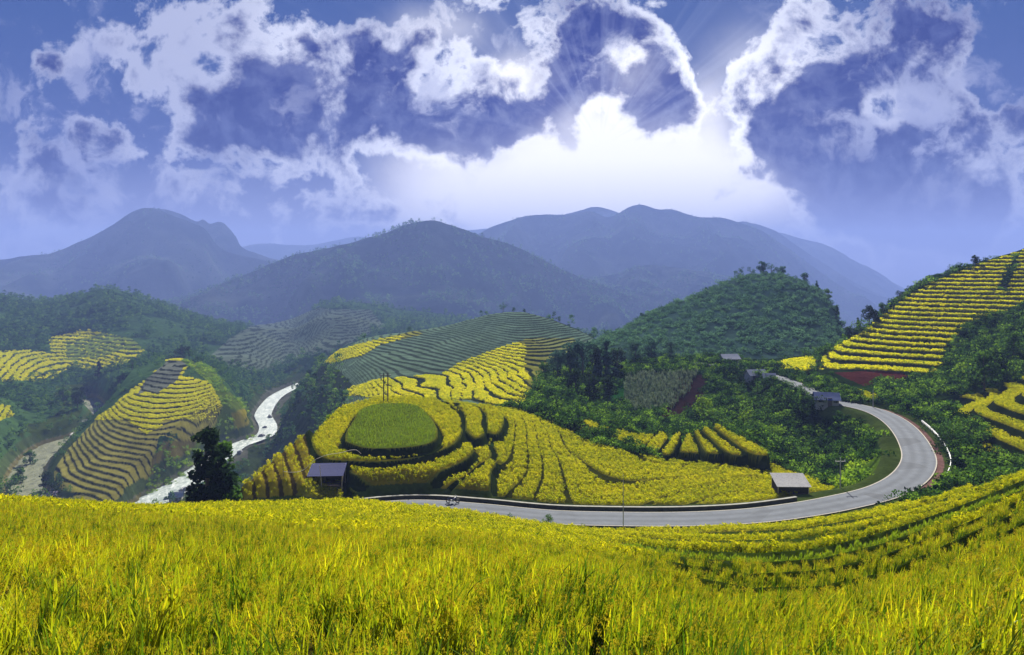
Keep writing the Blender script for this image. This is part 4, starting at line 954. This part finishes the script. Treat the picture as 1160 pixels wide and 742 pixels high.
# ------------------------------------------------------------------ buildings
def mat_tin(name, col, col2, rust=(.12,.06,.03), rk=.25):
    m, t = new_mat(name); pos = t.n('ShaderNodeTexCoord').outputs['Object']
    n = t.noise(1.1, 5, .65, pos); n2 = t.noise(5, 4, .7, pos)
    c = t.mix(n, col, col2); c = t.mix(t.m('MULTIPLY', t.m('MULTIPLY_ADD', n2, 6, -3.3, clamp=True), rk), c, rust)
    p = t.n('ShaderNodeBsdfPrincipled', {'Base Color': c, 'Roughness': .6, 'Metallic': .0, 'Specular IOR Level': .05}); t.n('ShaderNodeOutputMaterial', {'Surface': p.outputs[0]}); return m
M_blue = mat_tin('blue tin', (.004,.008,.06), (.010,.016,.10), (.03,.02,.03), .1); M_grey = mat_tin('grey sheet', (.24,.24,.25), (.38,.37,.36), (.13,.10,.09), .9); M_pale = mat_tin('pale roof', (.22,.24,.28), (.36,.37,.40)); M_pink = mat_tin('faded red sheet', (.40,.28,.34), (.55,.45,.50))
M_plank = mat_simple('weathered planks', (.10,.075,.055), .9, .4, 5, bump=.4); M_dark = mat_simple('dark boards', (.03,.027,.025), .9, .4, 5); M_post = mat_simple('pale bamboo', (.34,.31,.24), .8, .3, 4); M_wallp = mat_simple('limewash wall', (.30,.29,.26), .9, .3, 2); M_glass = mat_simple('dark window glass', (.02,.025,.03), .2, .1, 2)
def corrug(mb, w, d0, z0, d1, z1, n=36, amp=.028, th=.02):
    """ribbed sheet from (y=d0,z0) to (y=d1,z1), width w"""
    xs = np.linspace(-w/2, w/2, n*2+1); V = []
    for dz in (0, -th):
        for (y, z) in ((d0, z0), ((d0+d1)/2, (z0+z1)/2-.02), (d1, z1)):
            for k, x in enumerate(xs): V.append((x, y, z+dz+amp*cos(k*pi)))
    m = len(xs); Fc = []
    for r in (0, 1):
        for k in range(m-1):
            a = r*m+k; Fc.append((a, a+1, a+m+1, a+m)); b = a+3*m; Fc.append((b, b+m, b+m+1, b+1))
    for k in range(m-1):
        Fc.append((k, k+3*m, k+1+3*m, k+1)); a = 2*m+k; Fc.append((a, a+1, a+1+3*m, a+3*m))
    mb.add(V, Fc)
def lean_shed(px, Y, w, d, hf, hb, roofm, label, rz=0, stilts=.0, cat='shed', name='field_shed', open_front=True, dz=0):
    x, y, z = place(px, Y, dz); r = empty(name, (x, y, z), rz); tag(r, label, cat)
    m = MB(); corrug(m, w+.5, -d/2-.4, hf-.1, d/2+.3, hb); m.build('roof', roofm, r)
    for sx in (-1, 1):
        for sy, h in ((-1, hf), (1, hb)):
            m = MB(); m.tube([(sx*w/2, sy*d/2, -.6), (sx*w/2+.02, sy*d/2, h-.08)], [.07, .055], 8); m.build('post', M_post, r)
    m = MB()
    for k in range(int(w/.2)): m.box((-w/2+.1+k*.2, d/2-.1, (hb+stilts)/2-.05), (.185, .03, hb-stilts-.2+random.uniform(-.05, .05)))
    m.build('back_wall', M_dark, r)
    for sx in (-1, 1):
        m = MB()
        for k in range(int((d-.3)/.2)):
            yy = -d/2+.25+k*.2; h = hf+(hb-hf)*(yy+d/2)/d-.15; m.box((sx*(w/2-.08), yy, (h+stilts)/2), (.03, .185, h-stilts))
        m.build('side_wall', M_dark if sx < 0 else M_plank, r)
    m = MB(); m.box((0, 0, stilts+.05), (w-.2, d-.2, .1)); m.build('floor', M_plank, r)
    if not open_front:
        m = MB()
        for k in range(int(w/.2)):
            m.box((-w/2+.1+k*.2, -d/2+.12, (hf+stilts)/2-.1), (.185, .03, hf-stilts-.3))
        m.build('front_wall', M_dark, r)
    m = MB(); m.tube([(-w/2-.2, -d/2, hf-.16), (w/2+.2, -d/2, hf-.16)], .045, 6); m.build('beam', M_post, r)
    return r
lean_shed(371, 101.5, 4.4, 2.6, 1.7, 2.5, M_blue, 'open shed with a dark blue tin roof on bamboo posts below the round rice hill', .06, .0, dz=.35)
lean_shed(895, 102.5, 4.2, 2.6, 1.6, 2.5, M_grey, 'grey sheet roofed shed standing in rice beside the curving road', -.03, .35, open_front=False)
def house(px, Y, w, d, h, roofm, label, rz=0, rise=1.3, dz=0, name='house'):
    x, y, z = place(px, Y, dz); r = empty(name, (x, y, z), rz); tag(r, label, 'house')
    m = MB(); m.box((0, 0, h/2-.4), (w, d, h+.8)); m.add([(-w/2, -d/2, h+.001), (-w/2, d/2, h+.001), (-w/2, 0, h+rise*.85), (w/2, -d/2, h+.001), (w/2, d/2, h+.001), (w/2, 0, h+rise*.85)], [(0, 2, 1), (3, 4, 5), (0, 3, 5, 2), (1, 2, 5, 4)]); wl = m.build('wall', M_wallp, r)
    m = MB(); corrug(m, w+.8, -d/2-.5, h-.15, 0, h+rise, 24); corrug(m, w+.8, 0, h+rise, d/2+.5, h-.15, 24); m.build('roof', roofm, r)
    m = MB(); m.box((w*.1, -d/2-.03, 1.0), (.9, .06, 2.0)); m.build('door', M_plank, r)
    for sx in (-.3, .36):
        m = MB(); m.box((w*sx, -d/2-.025, 1.35), (.9, .05, .8)); wd = m.build('window', M_plank, r)
        m = MB(); m.box((w*sx, -d/2-.055, 1.35), (.74, .02, .64)); m.build('pane', M_glass, wd)
    return r
house(826, 236, 5.2, 4, 2.3, M_pale, 'small house with a pale roof at the far road under the knoll', .15)
house(936, 166, 4.8, 3.4, 1.7, M_blue if False else mat_tin('light blue tin', (.04,.07,.18), (.10,.14,.28)), 'blue roofed house half hidden where the road leaves the bend', -.25, dz=-.3)
house(856, 207, 5.0, 3.6, 2.0, M_pale, 'house with a wide pale roof among bushes above the gully', .2, dz=-1.2)
house(871, 201, 2.8, 2.4, 1.9, M_pale, 'tiny pale roofed hut right of the wide pale roof above the gully', -.2, 1.0, dz=-1.0, name='hut')
house(58, 306, 4.2, 3.2, 2.0, M_pink, 'small pinkish roofed hut at the lower left corner of the stubble terraces', .3, 1.3, name='hut')
house(123, 447, 5.4, 4.0, 2.6, M_pale, 'pale roofed house beside the path left of the yellow valley terraces', .5)
house(200, 303, 5.0, 3.6, 1.6, M_pale, 'white roofed hut on the river bank just above the foreground rice', .15, 1.6, dz=.6, name='hut')
house(96, 440, 2.4, 2.2, 2.0, M_wallp, 'tiny whitewashed hut by the bend of the brown stream', 0, .8, name='hut')

# ------------------------------------------------------------------ poles, walls, rail, hose
M_conc = mat_simple('concrete', (.30,.29,.27), .9, .2, 8); M_wood2 = mat_simple('tarred pole', (.035,.03,.028), .9, .3, 6); M_metal = mat_simple('galvanised metal', (.35,.36,.37), .5, .15, 6, metal=.6); M_white = mat_simple('white paint', (.70,.70,.68), .6, .15, 4); M_black = mat_simple('black rubber', (.015,.015,.015), .7, .2, 6); M_red = mat_simple('dark blue enamel', (.04,.04,.12), .3, .1, 4)
def pole(px, Y, H, label, mat, rad=.10, arm=True, z=None, lean=0, name='utility_pole', cat='pole'):
    x, y, zz = place(px, Y); r = empty(name, (x, y, zz if z is None else z), 0); tag(r, label, cat)
    m = MB(); m.tube([(0, 0, -.5), (lean*.5, 0, H*.5), (lean, 0, H)], [rad, rad*.85, rad*.6], 10); m.build('pole_shaft', mat, r)
    if arm:
        m = MB(); m.box((lean, 0, H-.5), (1.5, .09, .09)); m.build('crossarm', mat, r)
        for k in (-.65, 0, .65): m = MB(); m.tube([(lean+k, 0, H-.46), (lean+k, 0, H-.38), (lean+k, 0, H-.28)], [.05, .07, .03], 8); m.build('insulator', M_white, r)
    return r
x, y, z = place(437, 148); r = empty('utility_pole', (x, y, z)); tag(r, 'twin dark power poles joined by a crossarm on top of the round hill', 'pole')
for s in (-.42, .42): m = MB(); m.tube([(s, 0, -.6), (s, 0, 6.1)], [.13, .09], 10); m.build('pole_shaft', M_wood2, r)
m = MB(); m.box((0, 0, 5.5), (2.1, .1, .12)); m.build('crossarm', M_wood2, r)
m = MB(); m.box((0, 0, 3.6), (.84, .05, .07)); m.build('brace', M_wood2, r)
for k in (-.95, 0, .95): m = MB(); m.tube([(k, 0, 5.56), (k, 0, 5.68), (k, 0, 5.82)], [.06, .08, .03], 8); m.build('insulator', M_white, r)
pole(706, 88.2, 6.3, 'thin grey pole at the near edge of the road in front of the basin fields', M_conc, .06, False)
pole(952, 104.0, 4.3, 'grey concrete pole at the foot of the green bank inside the bend', M_conc, .10, True)
pole(989, 161.5, 4.0, 'short pole where the road enters the bend beyond', M_conc, .10, False)
pole(836, 223, 2.2, 'pale short post beside the far road by the small house', M_conc, .10, False, name='marker_post', cat='post')
pole(321, 97, 3.0, 'slim wooden post left of the blue roofed shed', M_wood2, .05, False, lean=-.1, name='wooden_post', cat='post')
pole(365, 99.2, 3.4, 'pale leaning bamboo post in front of the blue roofed shed', M_post, .05, False, lean=-.35, name='bamboo_post', cat='post')
pole(219, 80, 1.9, 'pale thin post below the tall black tree', M_conc, .06, False, name='wooden_post', cat='post')
m = MB(); hp = []
for (a, Y, b) in [(321,97,534),(330,97.5,535),(340,98,534),(347,98.5,530),(355,99,522),(363,99.5,518),(372,100,515),(385,101,513),(397,102,510),(404,103,510),(409,104,514)]: hp.append(((a-CX)/F*Y, Y, row2z(b, Y)))
m.tube([tuple(q) for q in curve(hp, 4)], .035, 6); tag(m.build('water_hose', M_post, None, True), 'thin pale water hose arching from a post over the blue shed', 'hose')

def wall_along(P, off, h, w, z, jit=.0):
    R_, nr = ribbon(P, [off-w/2, off+w/2], z); m = MB(); n = len(P)
    V = []; 
    for i in range(n):
        a, b = R_[i]; V += [(a[0], a[1], z-.5), (b[0], b[1], z-.5), (b[0], b[1], z+h), (a[0], a[1], z+h)]
    Fc = []
    for i in range(n-1):
        for k in range(4): Fc.append((i*4+k, (i+1)*4+k, (i+1)*4+(k+1) % 4, i*4+(k+1) % 4))
    Fc += [(0, 1, 2, 3), tuple(reversed(range(4*n-4, 4*n)))]; m.add(V, Fc); return m
rpx = CX+F*RP[:, 0]/RP[:, 1]
M_stone = mat_simple('dark mossy stone', (.055,.055,.04), .95, .5, 1.5, bump=.5)
seg = RP[(rpx > 200) & (rpx < 925) & (RP[:, 1] < 97.5)]
r = empty('parapet_wall', (float(seg[0][0]), float(seg[0][1]), ZR)); tag(r, 'long low dark stone wall with a pale coping along the far side of the road', 'wall')
off = np.array(seg[0])
a = wall_along(seg-off, 3.3, .36, .35, 0).build('wall_body', M_stone, r); a2 = wall_along(seg-off, 3.3, .12, .42, 0); 
for q in range(len(a2.V)): x_, y_, z_ = a2.V[q]; a2.V[q] = (x_, y_, +.363 if z_ < 0 else .42)
a2.build('coping', mat_simple('pale worn stone', (.15,.145,.12), .95, .5, 1.5), r)
# white rail round the outside of the bend
k = (RP[:, 1] > 108) & (RP[:, 1] < 150) & (rpx > 980) & (RP[:, 1] < 146); seg = RP[k]; off = np.array(seg[0])
r = empty('guard_rail', (float(seg[0][0]), float(seg[0][1]), ZR)); tag(r, 'white guard rail on posts round the outside of the road bend', 'rail')
g = wall_along(seg-off, -4.4, 0, .07, 0)
for q in range(len(g.V)): x_, y_, z_ = g.V[q]; g.V[q] = (x_, y_, .45 if z_ < 0 else .80)
g.build('rail', M_white, r)
R_, _ = ribbon(seg-off, [-4.48], 0)
for i in range(0, len(seg), 3):
    m = MB(); q = R_[i, 0]; m.box((q[0], q[1], .35), (.12, .12, .95)); m.build('post', M_conc, r)
# pale path of the valley village
pp = curve([place(a, Y)[:2] for a, Y in ((82,418),(92,428),(103,436),(114,446),(121,456))], 6); V = []
R_, _ = ribbon(pp, [-1.6, -.5, .5, 1.6], 0); zz = ground_z(R_[..., 0].ravel(), R_[..., 1].ravel()).reshape(R_.shape[:2]); R_[..., 2] = zz.max(1, keepdims=True)+.15
tag(link('path', mesh_np('path', R_.reshape(-1, 3), grid_faces(*R_.shape[:2]), [M_wallp])), kind='structure')

# motorbike parked against the wall
x, y = wp(513, 96.6); r = empty('motorbike', (x, y, ZR+.02), .1); tag(r, 'small dark motorbike parked against the stone wall at the left end of the road', 'motorbike')
for s in (-.62, .62):
    m = MB(); m.torus((s, 0, .30), .26, .05, 'y', 24, 8); wl = m.build('wheel', M_black, r, True)
    m = MB(); m.torus((s, 0, .30), .20, .015, 'y', 20, 6)
    for k in range(8): m.tube([(s, 0, .3), (s+.2*cos(k*pi/4), 0, .3+.2*sin(k*pi/4))], .006, 4)
    m.build('rim', M_metal, wl)
m = MB(); m.tube([(-.62, 0, .3), (-.3, 0, .42), (.05, 0, .38), (.38, 0, .72), (.5, 0, .82)], .035, 8); m.tube([(.62, .05, .3), (.5, .05, .6), (.42, .03, .9)], .022, 6); m.tube([(.62, -.05, .3), (.5, -.05, .6), (.42, -.03, .9)], .022, 6); m.build('frame', M_metal, r, True)
m = MB(); m.tube([(-.65, 0, .72), (-.4, 0, .77), (0, 0, .74), (.12, 0, .70)], [.05, .11, .12, .06], 10); m.build('seat', M_black, r, True)
m = MB(); m.tube([(-.7, 0, .62), (-.3, 0, .60), (.1, 0, .52), (.4, 0, .70)], [.04, .10, .13, .06], 10); m.build('fairing', M_red, r, True)
m = MB(); m.tube([(.36, -.34, 1.0), (.42, -.15, .95), (.44, 0, .92), (.42, .15, .95), (.36, .34, 1.0)], .016, 6); m.build('handlebar', M_black, r, True)
m = MB(); m.tube([(.48, 0, .86), (.55, 0, .86)], [.05, .08], 12); m.build('headlight', M_white, r, True)
m = MB(); m.box((-.02, 0, .33), (.34, .2, .2)); m.build('engine', M_metal, r)

# boulders of the river bed
M_rock = mat_simple('river rock', (.20,.20,.21), .9, .35, 1.2, bump=.5)
rocks = []
for i in range(4):
    n = 14; V = []; 
    for a in range(n):
        th = pi*a/(n-1)
        for b in range(18):
            ph = 2*pi*b/18; d = np.array((sin(th)*cos(ph), sin(th)*sin(ph), cos(th))); rr = 1+.35*math.sin(d[0]*2.7+i*2)*math.cos(d[1]*3.1+i)+.14*math.sin(7*d[0]+5*d[2]+i); V.append(d*rr*np.array((1, .8, .62)))
    Fc = [(a*18+b, (a+1)*18+b, (a+1)*18+(b+1) % 18, a*18+(b+1) % 18) for a in range(n-1) for b in range(18)]
    me = bpy.data.meshes.new('boulder'); me.from_pydata([tuple(v) for v in V], [], Fc); me.materials.append(M_rock); rocks.append(me)
for i, (px, Y, s, lb) in enumerate([(208,318,1.8,'large grey boulder on the river bank above the white roofed hut'),(214,322,1.3,'mid-sized boulder just right of the large one on the river bank'),(189,306,1.2,'grey boulder at the left bank of the lower river'),
    (232,340,1.2,'boulder in the river just left of the tall black tree'),(272,382,1.6,'boulder in the white water right of the tall black tree'),(296,418,1.8,'boulder in the rapids at the river bend'),(306,470,2.0,'boulder in the far rapids below the middle hill'),(300,440,1.4,'small boulder midway up the visible rapids')]):
    x, y = wp(px, Y); o = link('boulder', rocks[i % 4], None, (x, y, ZW+.1), i*1.3, s); tag(o, lb, 'boulder', 'boulders in the river')
